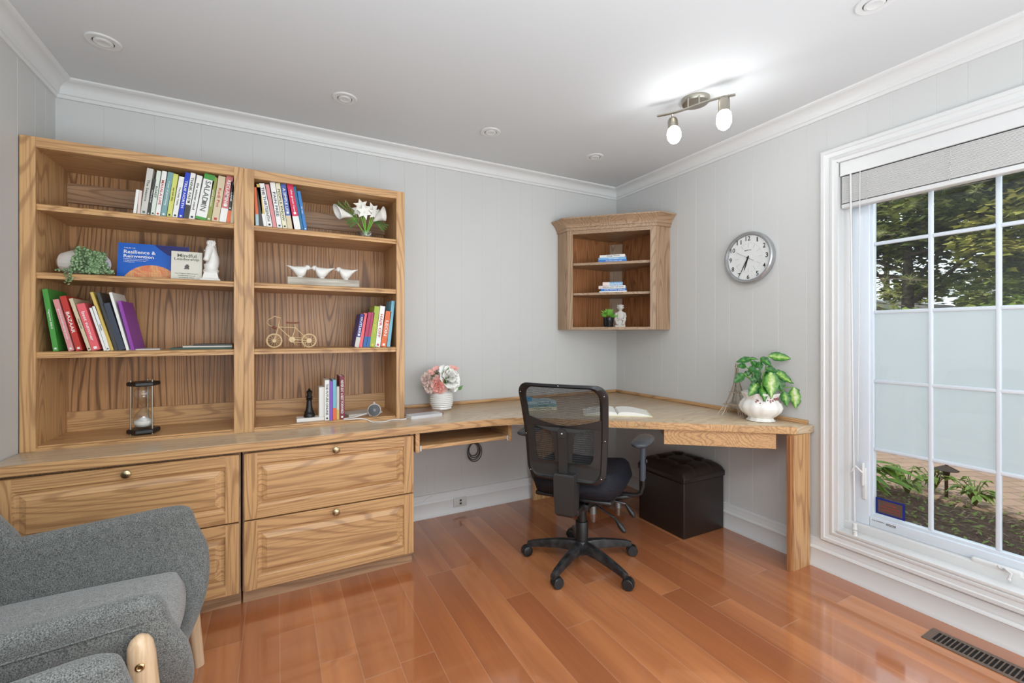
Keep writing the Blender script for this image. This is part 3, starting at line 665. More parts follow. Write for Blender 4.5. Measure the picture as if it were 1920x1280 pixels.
# seat
sm_,n,b=newmat('navy_black_mesh_fabric'); b.inputs['Roughness'].default_value=.6; b.inputs['Base Color'].default_value=(.003,.005,.011,1); b.inputs['Sheen Weight'].default_value=.0; b.inputs['Specular IOR Level'].default_value=.35; b.inputs['Sheen Tint'].default_value=(.3,.5,.9,1)
tc=n('ShaderNodeTexCoord').outputs['Object']; wv=n('ShaderNodeTexWave',{'Vector':tc,'Scale':70.0,'Distortion':.5},bands_direction='Z').outputs[1]
bp=n('ShaderNodeBump',{'Strength':.5,'Distance':.002,'Height':wv}); n.l.new(bp.outputs[0],b.inputs['Normal'])
mb=MB(); N=28; T=[[None]*(N+1) for _ in range(N+1)]; Bt=[[None]*(N+1) for _ in range(N+1)]
for i in range(N+1):
    for j in range(N+1):
        ex,ey=2*i/N-1,2*j/N-1
        # square to rounded square
        fx=ex*math.sqrt(1-.38*ey*ey*abs(ey)); fy=ey*math.sqrt(1-.30*ex*ex*abs(ex))
        edge=max(abs(ex),abs(ey)); e=(1-edge**7)**.5 if edge<1 else 0
        x=fx*.25; y=.02+fy*.255
        zt=.478+.055*e+.030*abs(ex)**2*e-.018*max(0,ey)**3+ .014*max(0,-ey)**2*e
        T[i][j]=mb.b.verts.new((x,y,zt)); Bt[i][j]=mb.b.verts.new((x*.97,.02+(y-.02)*.97,.455-.042*e)) if edge<1 else None
for i in range(N):
    for j in range(N):
        mb.b.faces.new((T[i][j],T[i+1][j],T[i+1][j+1],T[i][j+1]))
        q=[Bt[a][c] or T[a][c] for a,c in ((i,j),(i,j+1),(i+1,j+1),(i+1,j))]; mb.b.faces.new(q)
mb.build('seat',sm_,oc,smooth=70)
MB().box(-.20,.20,-.18,.20,.395,.420,bev=.012).build('seat_pan',black,oc,smooth=50)
# back: y as a function of local x and z
ZB0,ZB1=.515,.995
def yb(x,z,o=0): 
    t=(z-ZB0)/(ZB1-ZB0); return -.245-.085*t-.025*math.sin(PI*min(1,max(0,t)))*-1+.55*x*x*.9+o
def wid(z): t=(z-ZB0)/(ZB1-ZB0); return .198+.030*t if True else 0
def P3(u,v,o): # u in -1..1, v in 0..1
    z=ZB0+(ZB1-ZB0)*v; x=u*wid(z)-.012; return Vector((x,yb(x,z,o),z))
R0=rrect(2,1,.18,8)   # in units: width 2, height 1, but corner radius differs by axis
def rr2(s,n=9,rx=.26,ry=.13,sx=1,sy=1):
    P=[]
    for k,(qx,qy) in enumerate(((1,1),(-1,1),(-1,-1),(1,-1))):
        for i in range(n+1):
            a=PI/2*k+PI/2*i/n; P.append(((qx*(1-rx)+rx*math.cos(a))*s[0],.5+(qy*(.5-ry)+ry*math.sin(a))*s[1]))
    return P
outer=rr2((1,1)); mid=rr2((.90,.955)); inn_=rr2((.84,.925))
def dens(P,m=3):
    Q=[]
    for i,(a,b_) in enumerate(P):
        c,d_=P[(i+1)%len(P)]; k=m*3 if math.hypot(c-a,d_-b_)>.3 else 1
        for j in range(k): Q.append((a+(c-a)*j/k,b_+(d_-b_)*j/k))
    return Q
O,Mi,I=dens(outer),dens(mid),dens(inn_)
mb=MB(); rows=[]
for ring_,o in ((O,-.004),(O,-.016),(Mi,-.026),(I,-.020),(I,-.002),(Mi,.006),(O,-.004)):
    rows.append([P3(u,v,o) for u,v in ring_])
mb.loft(rows,caps=False); bmesh.ops.remove_doubles(mb.b,verts=mb.b.verts,dist=1e-5)
bf=mb.build('back_frame',black,oc,smooth=45)
for u,v in ((0,.985),(.93,.90),(-.93,.90),(.95,.45),(-.95,.45),(.90,.07),(-.90,.07),(.2,.02)): MB().ball(P3(u,v,-.022),.0035).build('screw',steel,bf,smooth=60)
mb=MB(); NX,NZ=72,84; G=[[mb.b.verts.new(P3(-.86+1.72*i/NX+(.012 if j%2 else -.012),.03+.93*j/NZ,-.006)) for j in range(NZ+1)] for i in range(NX+1)]
for i in range(NX):
    for j in range(NZ): mb.b.faces.new((G[i][j],G[i+1][j],G[i+1][j+1],G[i][j+1]))
mb.build('back_mesh',mat('mesh_black',(34,34,36),.5),oc,mods=[('WIREFRAME',dict(thickness=.0027,use_replace=True,use_even_offset=False))])
# rear support shell with two windows
def sm(t): return t*t*(3-2*t)
top=[(u,.575-.0+.085*abs(u)**1.6) for u in [1-.1*i for i in range(21)]]
out=[(-.86,.08)]+[(-.86+.172*i*1.0,.035) for i in range(1,10)]+[(.86,.08)]
outl=[(.87,.10)]+[(.87,.10+.056*i) for i in range(1,10)]+[(u*.87,v) for u,v in top]+[(-.87,.10+.056*(9-i)) for i in range(0,10)]+[(-.80,.045)]+[(-.6+.12*i,.03) for i in range(11)]+[(.80,.045)]
def win_(s):
    P=[]; 
    for i in range(7): a=-PI/2+PI/2*i/6; P.append((.58+.13*math.cos(a),.29+.09*math.sin(a)))
    for i in range(5): P.append((.712,.32+.045*i))
    for i in range(7): a=PI/2*i/6; P.append((.65+.062*math.cos(a),.515+.035*math.sin(a)))
    for i in range(7): a=PI/2+PI/2*i/6; P.append((.36+.10*math.cos(a),.46+.06*math.sin(a)))
    P+= [(.24,.40),(.22,.30),(.21,.22),(.24,.20),(.4,.198)]
    P=[(s*x,y) for x,y in P]
    return P if s>0 else list(reversed(P))
me=shape2d([[(x*2,y*5) for x,y in P] for P in (outl,win_(1),win_(-1))],.02)
bm_=bmesh.new(); bm_.from_mesh(me)
bmesh.ops.triangulate(bm_,faces=bm_.faces)
for v in bm_.verts:
    u,vv,o=v.co.x/2,v.co.y/5,v.co.z; v.co=P3(u,vv,-.020+(o*.35))
me2=D.meshes.new('back_support'); bm_.to_mesh(me2); bm_.free()
link('back_support',me2,blk2,oc,smooth=30)
mb=MB()
mb.loft([[P3(s_*w,v,o) for s_,w,o in ((-1,.11,-.024),(-1,.10,-.034),(1,.10,-.034),(1,.11,-.024))] for v,w in ((.02,1),(.15,1),(.3,1),(.42,1),(.50,1))])
M=basis(P3(0,.50,-.024),(1,0,0),(0,0,1),(0,-1,0)); mb.lathe([(.0235,0),(.022,.010),(0,.011)],n=24,M=M)
sp=mb.build('spine',blk2,oc,smooth=35); MB().ball(P3(0,.50,-.036),.006).build('screw',steel,sp)
mb=MB(); mb.loft([[(-w,y0,z),(w,y0,z),(w*.9,y1,z),(-w*.9,y1,z)] for z,w,y0,y1 in ((.355,.042,-.225,-.285),(.37,.050,-.222,-.300),(.46,.054,-.222,-.308),(.555,.057,-.232,-.306),(.562,.050,-.238,-.300))])
mb.build('lower_cover',blk2,oc,smooth=30)
for sx,nm in ((1,'right'),(-1,'left')):
    x=.312*sx
    pad=MB(); secs=[]
    for y,w,h in ((-.085,.022,.008),(-.073,.038,.014),(-.02,.048,.017),(.07,.050,.018),(.13,.045,.017),(.163,.032,.012),(.172,.014,.005)):
        c=Vector((x+ (.004*sx if y>0 else 0),y,.682)); secs.append([c+Vector((w*math.cos(t),0,h*math.sin(t))) for t in [i*2*PI/14 for i in range(14)]])
    pad.loft(secs); ap=pad.build('armrest_pad',mat('arm_rubber',(58,62,68),.42),oc,smooth=60)
    mb=MB(); mb.box(x-.011,x+.011,.025,.078,.475,.682,bev=.006); mb.build('armrest_post',mat('arm_post',(70,78,90),.35),oc,smooth=40)
    MB().ball((x+.016*sx,.05,.575),.012,sx=.6).build('armrest_button',blk2,oc,smooth=60)
    MB().tube([(x,.05,.50),(x-.001*sx,.05,.44),(x-.012*sx,.05,.405),(x-.04*sx,.05,.390),(.12*sx,.05,.386)],.012,10,radii=[.011,.010,.010,.011,.012]).build('armrest_bracket',black,oc,smooth=60)
# ---------------------------------------------------------------- armchairs
def fabric(name,c1,c2):
    m,n,b=newmat(name); tc=n('ShaderNodeTexCoord').outputs['Object']
    v=n('ShaderNodeTexNoise',{'Vector':tc,'Scale':420.0,'Detail':3.0,'Roughness':.7}).outputs[0]
    v2=n('ShaderNodeTexNoise',{'Vector':tc,'Scale':60.0,'Detail':3.0}).outputs[0]
    s_=n('ShaderNodeMath',{0:v,1:n('ShaderNodeMath',{0:v2,1:.10},operation='MULTIPLY').outputs[0]},operation='ADD').outputs[0]
    n.l.new(ramp(n,s_,[(.42,c1),(.70,c2)]),b.inputs['Base Color']); b.inputs['Roughness'].default_value=.95; b.inputs['Sheen Weight'].default_value=.25
    b.inputs['Specular IOR Level'].default_value=.15
    bp=n('ShaderNodeBump',{'Strength':.6,'Distance':.0015,'Height':v}); n.l.new(bp.outputs[0],b.inputs['Normal']); return m
fab=fabric('grey_weave',(.045,.048,.045),(.27,.275,.26)); fabc=fabric('light_grey_weave',(.13,.133,.128),(.46,.465,.45))
beech=oak('z',(.66,.47,.30),(.52,.35,.20),.6,'beech',.35)
AX=-2.905; ay=-1.245
ac=thing('armchair','grey fabric armchair with wooden legs at the lower left, beside the drawers','armchair',(-3.08,-1.262,0),(0,0,math.radians(3)),local=True,group='matching grey armchairs')
# local: +x forward, y across, front rim near x=.31
def U(phi,x):
    """shell mid surface: phi 0 (near arm top) .. pi (far arm top); x forward"""
    c,s_=math.cos(phi),math.sin(phi)
    topz=.605+.018*(x/.3); botz=.265+.02*(x+.3)
    y=-.318*(abs(c)**.62)*(1 if c>0 else -1); z=topz-(topz-botz)*(max(0,s_)**.72)
    return y,z
def xf(phi):
    s_=math.sin(phi); return .315+.030*math.sin(2*min(phi,PI-phi))-.03*max(0,1-s_*3)-.020*s_**4
NP,NX_=40,14; mb=MB(); rows=[]
for i in range(NX_+1):
    t=i/NX_; row=[]
    for k in range(NP+1):
        ph=PI*k/NP; x=-.30+(xf(ph)+.30)*t; y,z=U(ph,x)
        if t>.9: z-=.018*((t-.9)/.1)**2*max(0,1-math.sin(ph)*3)
        row.append(mb.b.verts.new((x,y,z)))
    rows.append(row)
for a,b_ in zip(rows,rows[1:]):
    for k in range(NP): mb.b.faces.new((a[k],a[k+1],b_[k+1],b_[k]))
mb.build('shell',fab,ac,smooth=60,mods=[('SOLIDIFY',dict(thickness=.055,offset=0)),('BEVEL',dict(width=.022,segments=3,limit_method='ANGLE',angle_limit=math.radians(50))),('SUBSURF',dict(levels=1,render_levels=1))])
mb=MB(); rows=[]
for i in range(13):
    t=i/12; z=.30+.60*t; row=[]
    for k in range(25):
        w=k/12-1; hw=.315*(1-.10*t)
        y=w*hw; x=-.290-.062*t+.09*abs(w)**3*(1-.75*t)
        zz=z-.05*t*abs(w)**4
        row.append(mb.b.verts.new((x,y,zz)))
    rows.append(row)
for a,b_ in zip(rows,rows[1:]):
    for k in range(24): mb.b.faces.new((a[k],a[k+1],b_[k+1],b_[k]))
mb.build('backrest',fab,ac,smooth=60,mods=[('SOLIDIFY',dict(thickness=.06,offset=0)),('BEVEL',dict(width=.022,segments=3,limit_method='ANGLE',angle_limit=math.radians(50))),('SUBSURF',dict(levels=1,render_levels=1))])
# wings joining the arm to the backrest
for sy in (-1,1):
    mb=MB(); 
    secs=[]
    for t in [i/8 for i in range(9)]:
        x0=-.160-.18*t**.9; zt=.585+.30*t**.9
        secs.append([(x0+.02,sy*(.318-.02*t)+dy,zt+dz) for dy,dz in ((-.026,-.20),(.026,-.20),(.028,-.02),(.015,0),(-.015,0),(-.028,-.02))])
    mb.loft(secs); mb.build('wing',fab,ac,smooth=60,mods=[('SUBSURF',dict(levels=1,render_levels=1))])
mb=MB(); N=26; T=[[None]*(N+1) for _ in range(N+1)]; Bq=[[None]*(N+1) for _ in range(N+1)]
for i in range(N+1):
    for j in range(N+1):
        ex,ey=2*i/N-1,2*j/N-1; edge=max(abs(ex),abs(ey)); e=(1-edge**6)**.5 if edge<1 else 0
        x=-.005+.298*ex*math.sqrt(1-.16*ey*ey); y=ey*(.268-.012*(ex+1))*math.sqrt(1-.10*ex*ex)
        T[i][j]=mb.b.verts.new((x,y,.385+.062*e+.010*(1-ey*ey)*e)); Bq[i][j]=mb.b.verts.new((x,y,.355-.035*e)) if edge<1 else None
for i in range(N):
    for j in range(N):
        mb.b.faces.new((T[i][j],T[i+1][j],T[i+1][j+1],T[i][j+1])); mb.b.faces.new([Bq[a][c] or T[a][c] for a,c in ((i,j),(i,j+1),(i+1,j+1),(i+1,j))])
mb.build('seat_cushion',fabc,ac,smooth=70)
for sy in (-1,1):
    P=[]
    for i in range(15):
        x=-.24+.50*i/14; y,z=U(.10,x); P.append((x,sy*(abs(y)+.028),z+.012))
    MB().tube(P,.0022,6).build('seam',fab,ac,smooth=60)
for lx in (1,-1):
    for sy in (-1,1):
        x0=.25*lx if lx>0 else -.20; tp=Vector((x0,sy*.368,.520)); ft=Vector((x0+.055*lx,sy*(.352 if sy>0 else .395),0))
        if sy<0 and False: pass
        d=(ft-tp); mb=MB(); mb.tube([tp-d*.06,tp-d*.045,tp-d*.02,tp+d*.03,tp+d*.5,ft],.02,18,radii=[.006,.017,.0235,.026,.023,.0165])
        lg=mb.build('leg',beech,ac,smooth=60)
        q=tp+d*.05+Vector((0,sy*.024,0)); MB().lathe([(0,0),(.009,0),(.009,.003),(.006,.005),(.004,.003),(0,.003)],n=18,M=basis(q,(1,0,0),(0,0,1),(0,sy,0))).build('bolt',mat('gold_bolt',(190,160,120),.25,1),lg,smooth=40)
ac2=copy_tree(ac); ac2.location=(-3.045,-2.125,0); ac2.rotation_euler=(0,0,math.radians(8)); ac2['label']='grey fabric armchair mostly outside the frame, only its arm in the bottom left corner'
# books, measured: (left, right, thickness, height, lean, colour, second colour, title, title colour, label)
ROW_A=[
 (-3.1146, -3.1033, 0.0112, 0.111, 5.8, 'w', '', '', 'k', 'small thin white book, leftmost in the row on the top left shelf'),
 (-3.1005, -3.09, 0.0104, 0.109, 4.2, 'lp', '', '', 'k', 'small thin pinkish book, second from left on the top left shelf'),
 (-3.0891, -3.0661, 0.0228, 0.215, 6.7, 'lg', '', 'The Seasons', 'g', 'thick pale grey book, tallest at the left of the top left row'),
 (-3.0661, -3.0546, 0.0115, 0.17, 8.1, 'dg', '', 'notes on food', 'w', 'dark grey thin book right of the thick pale grey book'),
 (-3.0526, -3.0371, 0.0154, 0.21, 6.6, 'mint', '', 'ROAST', 'k', 'pale mint book with short dark title, top left shelf'),
 (-3.0357, -3.0175, 0.018, 0.212, 7.2, 'w', '', 'MASALA LIFE', 'r', 'white book with red lettering reading MASALA, top left shelf'),
 (-3.0161, -2.9953, 0.0206, 0.211, 7.9, 'teal', '', 'a year of good living', 'w', 'dusty teal book on the top left shelf'),
 (-2.9928, -2.9744, 0.0183, 0.206, 7.3, 'lime', '', 'eat well daily', 'k', 'yellow green book between teal and white ones, top left shelf'),
 (-2.9729, -2.9527, 0.02, 0.197, 8.0, 'w', '', 'The Daily Table', 'k', 'white book between yellow green and bright blue ones'),
 (-2.9502, -2.9313, 0.0187, 0.221, 7.5, 'blue', '', 'TRUE NORTH', 'w', 'bright blue book titled TRUE NORTH on the top left shelf'),
 (-2.9303, -2.9108, 0.0193, 0.222, 7.7, 'w', 'dg', 'THINK FAST', 'k', 'white and black book right of the bright blue one'),
 (-2.9093, -2.8869, 0.0221, 0.215, 8.7, 'w', '', 'the winner mind', 'k', 'white book with black title two right of the bright blue one'),
 (-2.8849, -2.8411, 0.0431, 0.226, 9.7, 'w', 'green', 'SALAD IN', 'g', 'wide white book with green ends reading SALAD, top left shelf'),
 (-2.8395, -2.8214, 0.018, 0.217, 7.3, 'olive', '', 'small kitchen', 'w', 'olive green narrow book right of the wide SALAD book'),
 (-2.8197, -2.79, 0.0295, 0.226, 7.5, 'beige', '', 'Kodi Pot', 'r', 'beige book with reddish script title, top left shelf'),
 (-2.7884, -2.7599, 0.0282, 0.231, 7.7, 'rose', 'w', 'RECLAIMING', 'w', 'red and white book near the right end of the top left row'),
 (-2.7582, -2.7427, 0.0154, 0.206, 5.7, 'dg', 'or', 'LANE', 'w', 'dark grey and orange book near the middle divider, top left shelf'),
 (-2.7416, -2.7283, 0.0134, 0.193, 2.8, 'beige', '', '', 'k', 'short beige book against the middle divider, top left shelf'),
]
ROW_B=[
 (-3.3783, -3.3604, 0.0177, 0.265, -7.5, 'green', '', 'Vegetarian BIBLE', 'w', 'green book titled Vegetarian, leftmost on the third left shelf'),
 (-3.3301, -3.311, 0.0187, 0.225, -12.8, 'pink', '', 'good housekeeping soups', 'w', 'pink magazine leaning beside the green book'),
 (-3.3058, -3.2843, 0.021, 0.24, -12.8, 'red', '', 'BAZAAR', 'w', 'red magazine with large white BAZAAR on its spine'),
 (-3.2677, -3.2546, 0.0127, 0.234, -15.3, 'beige', '', 'simple bread', 'k', 'thin beige book leaning beside the BAZAAR magazine'),
 (-3.2537, -3.2249, 0.0279, 0.209, -14.5, 'coral', '', 'best summer', 'w', 'coral pink paperback leaning in the third left shelf'),
 (-3.2147, -3.2057, 0.0087, 0.194, -14.6, 'w', '', '', 'k', 'thin white booklet right of the coral paperback'),
 (-3.2052, -3.1926, 0.0123, 0.201, -14.1, 'w', '', 'health', 'k', 'white book right of the coral paperback, before the yellow one'),
 (-3.1917, -3.1799, 0.0114, 0.265, -15.3, 'yellow', '', '', 'k', 'tall thin yellow book leaning, third left shelf'),
 (-3.1776, -3.1648, 0.0124, 0.264, -13.8, 'dg', '', '', 'w', 'tall dark grey folder leaning right of the yellow book'),
 (-3.1639, -3.1394, 0.0237, 0.215, -14.7, 'navy', '', '', 'w', 'navy blue book leaning, third left shelf'),
 (-3.1375, -3.1268, 0.0104, 0.265, -13.2, 'w', '', '', 'k', 'tall thin white magazine between navy and purple books'),
 (-3.1212, -3.108, 0.0129, 0.226, -12.2, 'purple', '', '', 'w', 'purple spined book with brown cover, rightmost leaning on the third left shelf'),
]
ROW_C=[
 (-2.6336, -2.6196, 0.014, 0.194, -2.0, 'or', 'lb', '', 'w', 'orange and pale blue book against the divider, top right shelf'),
 (-2.6184, -2.5996, 0.0188, 0.196, -3.7, 'dg', '', '', 'w', 'dark grey book second from the divider, top right shelf'),
 (-2.5979, -2.5836, 0.014, 0.213, -8.8, 'yellow', 'w', '', 'k', 'yellow and white thin book, top right shelf'),
 (-2.5825, -2.558, 0.0241, 0.219, -9.7, 'w', '', 'THE THIRTEENTH', 'k', 'white book with tall black title, top right shelf'),
 (-2.5562, -2.5387, 0.0172, 0.218, -9.5, 'pink', '', '', 'k', 'dusty pink book beside the PAIN FREE book'),
 (-2.5375, -2.5137, 0.0235, 0.231, -8.5, 'w', '', 'PAIN FREE', 'k', 'white book titled PAIN FREE, top right shelf'),
 (-2.5119, -2.491, 0.0207, 0.231, -8.5, 'cream', '', 'PEOPLE KNOW', 'k', 'cream book right of the PAIN FREE book'),
 (-2.4898, -2.4662, 0.0233, 0.23, -8.1, 'blue2', 'beige', 'A SIMPLE LIFE', 'w', 'blue and beige book in the top right row'),
 (-2.4574, -2.4279, 0.0292, 0.233, -9.1, 'crim', 'w', 'the great reset', 'w', 'crimson and white book in the top right row'),
 (-2.4266, -2.4139, 0.0125, 0.228, -9.7, 'teal2', '', '', 'w', 'narrow dark teal book in the top right row'),
 (-2.4126, -2.3973, 0.0151, 0.206, -9.3, 'blue3', '', 'fifty ways', 'w', 'short blue book at the right end of the top right row'),
]
ROW_D=[
 (-2.1602, -2.1376, 0.0223, 0.187, 10.1, 'navy2', 'lg', 'OUTLIERS', 'w', 'navy book, leftmost on the third right shelf'),
 (-2.1362, -2.1184, 0.0176, 0.192, 8.0, 'coral', '', '', 'w', 'coral book second on the third right shelf'),
 (-2.1162, -2.0983, 0.0177, 0.197, 8.9, 'mag', 'blue4', '', 'w', 'magenta book with blue foot beside the coral one'),
 (-2.0969, -2.0802, 0.0164, 0.198, 8.6, 'mag', 'blue4', '', 'w', 'magenta book with blue foot beside the green one'),
 (-2.0788, -2.0503, 0.0283, 0.232, 6.8, 'lime2', '', 'eat green', 'y', 'lime green book on the third right shelf'),
 (-2.0489, -2.0208, 0.0278, 0.234, 7.0, 'w', '', 'HAIR OFF', 'r', 'white book between the lime green and orange ones'),
 (-2.0186, -1.9873, 0.031, 0.205, 8.5, 'orange', '', 'LEON', 'w', 'orange book titled LEON on the third right shelf'),
 (-1.9835, -1.9646, 0.0188, 0.266, 6.0, 'sky', '', '', 'w', 'tall pale blue book, rightmost on the third right shelf'),
]
ROW_E=[
 (-2.31, -2.2873, 0.0228, 0.218, 0.0, 'w', '', 'THE FUTURE ONLINE', 'k', 'white book beside the chess piece bookend'),
 (-2.2859, -2.2711, 0.0149, 0.211, 0.0, 'purple2', '', '', 'w', 'purple book right of the white one, bottom right bay'),
 (-2.2697, -2.2521, 0.0177, 0.217, 0.0, 'sky', 'or', '', 'w', 'pale blue and orange book, bottom right bay'),
 (-2.2507, -2.2363, 0.0144, 0.18, 0.0, 'lg', 'yellow', '', 'k', 'short book with pale yellow middle, bottom right bay'),
 (-2.2349, -2.2087, 0.0262, 0.236, 0.0, 'maroon', '', 'NEVER EAT A BEST FORWARD', 'w', 'maroon book at the right end, bottom right bay'),
]
# ---------------------------------------------------------------- books
TCOL={'k':'k','w':'w','r':'r','g':'g','y':'y','':'k'}
def upright_book(B0,B1,t,h,lean,col,col2,txt,tc,lab,y,z,depth,group):
    """spine faces -y; leaning books stand on their lower corner"""
    right=lean>0.3; th=math.radians(lean)
    loc=(B1 if right else B0,y,z)
    b=thing('book',lab,'book',loc,(0,th,0),group=group,local=True)
    x0,x1=(-t,0) if right else (0,t)
    t_=t; c=cm(col) 
    mb=MB(); k=min(.003,t*.14)
    mb.box(x0+.0003,x1-.0003,0,.003,0,h); mb.box(x0+.0003,x0+k,.003,depth,0,h); mb.box(x1-k,x1-.0003,.003,depth,0,h)
    mb.build('cover',c,b)
    MB().box(x0+k,x1-k,.003,depth-.003,.002,h-.003).build('pages',paper,b)
    if col2:
        MB().box(x0+.0001,x1-.0001,-.0006,.0004,0,h*(.30 if col2 not in ('green',) else .06)).build('spine_band',cm(col2),b)
        if col2=='green': MB().box(x0+.0001,x1-.0001,-.0006,.0004,h*.88,h).build('spine_band',cm(col2),b)
    if txt and t>.009:
        big=txt.isupper(); lo=.30 if col2 and col2!='green' else .08
        M=basis(((x0+x1)/2,-.0008,h*(lo+(1-lo-.04)/2+.0)),(0,0,-1),(1,0,0),(0,-1,0))
        text(txt,M,h*(1-lo-(.14 if col2!='green' else .26)),t*(.52 if big else .40),cm(TCOL[tc]),b,'title')
        MB().box((x0+x1)/2-t*.2,(x0+x1)/2+t*.2,-.0008,.0002,h*(.03 if not col2 else .34),h*(.03 if not col2 else .34)+t*.4).build('publisher_mark',cm(TCOL[tc]),b)
    return b
for row,z,y,dep,gr in ((ROW_A,1.776,-.320,.145,'books on the top left shelf'),(ROW_B,1.157,-.320,.19,'books on the third left shelf'),(ROW_C,1.776,-.320,.15,'books on the top right shelf'),
    (ROW_D,1.157,-.318,.15,'books on the third right shelf'),(ROW_E,TZ+.018,-.300,.14,'books beside the chess bookend')):
    for r in row: upright_book(*r,y,z,dep,gr)
# picture blocks on covers that show
def flat_item(name,label,cat,x,y,z,w,d,h,rot,cover,group=None,txt=None,tcol='k',side='y',pages=True,two=None):
    t=thing(name,label,cat,(x,y,z),(0,0,rot),group=group,local=True)
    mb=MB(); mb.box(-w/2,w/2,-d/2,d/2,0,h*.14); mb.box(-w/2,w/2,-d/2,d/2,h*.86,h); mb.box(-w/2,w/2,-d/2,-d/2+.002,h*.1,h*.9)
    mb.build('cover',cover,t); MB().box(-w/2+.002,w/2-.002,-d/2+.0022,d/2-.002,h*.14,h*.86).build('pages',paper,t)
    if two: MB().box(-w/2,-w/2+w*.35,-d/2-.0006,-d/2+.0004,h*.02,h*.98).build('spine_band',two,t)
    if txt: text(txt,basis((w*.05,-d/2-.0008,h/2),(1,0,0),(0,0,1),(0,-1,0)),w*.8,h*.55,cm(tcol),t,'title')
    return t
flat_item('magazine','thin grey magazine lying flat at the feet of the leaning books','magazine',-3.09,-.22,1.157,.12,.16,.006,.1,cm('lg'))
for k,(c,w,dz,nm) in enumerate((('dg',.25,0,'dark green flat folder, bottom of the stack on the third left shelf'),('lg',.20,.010,'grey flat magazine, middle of the stack on the third left shelf'),('dg',.16,.018,'dark flat booklet, topmost of the stack on the third left shelf'))):
    flat_item('magazine',nm,'magazine',-2.735-w/2,-.20,1.157+dz,w,.20,.009 if k==0 else .0075,.0,mat('folder_green',(58,84,74),.5) if k==0 else cm(c),group='flat stack on the third left shelf')
flat_item('magazine','grey magazine lying flat behind the white camera in the bottom right bay','magazine',-2.10,-.17,TZ+.018,.20,.13,.012,.25,cm('lg'))
# corner cabinet books
def cb(label,c,wd,z,h,cx,txt=None,tc='k',rot=0,two=None):
    ctr=Vector((-.30,-.30,0))+(-nF)*.02+UF*cx
    return flat_item('book',label,'book',ctr.x,ctr.y,z,wd,.14,h,math.atan2(UF.y,UF.x)+rot,c,group='books lying in the corner cabinet',txt=txt,tcol=tc,two=two)
cb('blue book, lowest of the stack on the top shelf of the corner cabinet',cm('medb'),.205,1.770,.016,.0,'the blue ocean way','w')
cb('lighter blue book, middle of the stack on the top shelf of the corner cabinet',cm('ltb'),.20,1.7862,.016,-.004,'good habits','w',.04)
cb('white book, topmost on the top shelf of the corner cabinet',cm('w'),.185,1.8024,.020,.002,'Deep Work','k',-.05)
cb('thin white book, lowest of the stack on the middle shelf of the corner cabinet',cm('w'),.20,1.543,.010,.004)
cb('blue book titled DIE WITH ZERO on the middle shelf of the corner cabinet',cm('medb'),.185,1.5532,.017,.006,'DIE WITH ZERO','w',.03)
cb('white and pink book on the blue DIE WITH ZERO book',cm('w'),.195,1.5704,.022,-.002,'the power of now','k',-.03,cm('lp'))
cb('pale blue book, topmost on the middle shelf of the corner cabinet',cm('ltb'),.145,1.5926,.026,.0,'American','w',.02,cm('lp'))
# desk: magazines beside the bookcase, stack behind the chair, open book
flat_item('magazine','glossy magazine with brown landscape cover on the desk beside the bookcase','magazine',-1.745,-.205,TZ,.23,.20,.012,-.12,mat('landscape_cover',(142,104,78),.3),group='magazines beside the pink flowers')
flat_item('magazine','white spined magazine lying at the front of the pair beside the bookcase','magazine',-1.775,-.350,TZ,.195,.085,.018,.14,mat('magazine_white',(206,206,208),.3),group='magazines beside the pink flowers')
for k,(c,w,h,txt,lab) in enumerate((('cream',.21,.02,'the art of living','cream book, lowest of the stack seen through the office chair mesh'),('teal',.20,.018,'deep time','teal book in the middle of the stack seen through the chair mesh'),('lb',.19,.018,'calm mind','pale blue book, topmost of the stack seen through the chair mesh'))):
    flat_item('book',lab,'book',-1.03,-.42,TZ+[0,.0205,.039][k],w,.14,h,math.radians(-18+k*4),cm(c),group='books stacked on the desk behind the chair',txt=txt,tcol='k')
flat_item('sticky_note_pad','small bright blue pad on the books behind the chair mesh','note pad',-1.10,-.40,TZ+.0575,.05,.05,.02,-.4,mat('pad_blue',(30,150,200),.5))
ob=thing('open_book','open book with white pages lying on the corner desk behind the chair','book',(-.69,-.78,TZ),(0,0,math.radians(-36)),local=True)
MB().box(-.20,.20,-.115,.115,0,.004).build('cover',cm('cream'),ob)
for sx in (-1,1):
    mb=MB(); prof=[(0.002,.010)]+[(.19*t,.004+.026*math.sin(PI*min(1,t*.9+.12))**.6*(1-.55*t)) for t in [.05,.12,.2,.3,.4,.5,.6,.7,.8,.9,1]]
    pts=[(.001,.004)]+[(x,z) for x,z in prof]+[(.19,.004)]
    mb.loft([[(sx*x,-.108,z) for x,z in pts],[(sx*x,.108,z) for x,z in pts]]); mb.build('page_block',paper,ob,smooth=40)
# ---------------------------------------------------------------- display books on the second left shelf
Z2=1.490
t=thing('display_book','large blue book titled Resilience and Reinvention with an orange disc, standing face out','book',(-3.06,-.23,Z2),(math.radians(-9),0,0),local=True)
w,h=.268,.172
MB().box(-w/2,w/2,.0,.012,0,h).build('cover',mat('cover_blue',(10,92,190),.35),t)
def clip_disc(cx,cz,r,x0,x1,z0_,z1_,n=64,rx=1):
    P=[]
    for i in range(n):
        a=2*PI*i/n; P.append((min(x1,max(x0,cx+r*rx*math.cos(a))),min(z1_,max(z0_,cz+r*math.sin(a)))))
    Q=[]
    for q in P:
        if not Q or math.hypot(q[0]-Q[-1][0],q[1]-Q[-1][1])>1e-5: Q.append(q)
    return Q
MF_=basis((0,0,0),(1,0,0),(0,0,1),(0,-1,0))
m,n,b=newmat('orange_disc'); tc=n('ShaderNodeTexCoord').outputs['Object']
gx=n('ShaderNodeTexNoise',{'Vector':tc,'Scale':14.0,'Distortion':1.0}).outputs[0]
vo=n('ShaderNodeTexVoronoi',{'Vector':tc,'Scale':260.0,'Randomness':0.0}).outputs[0]
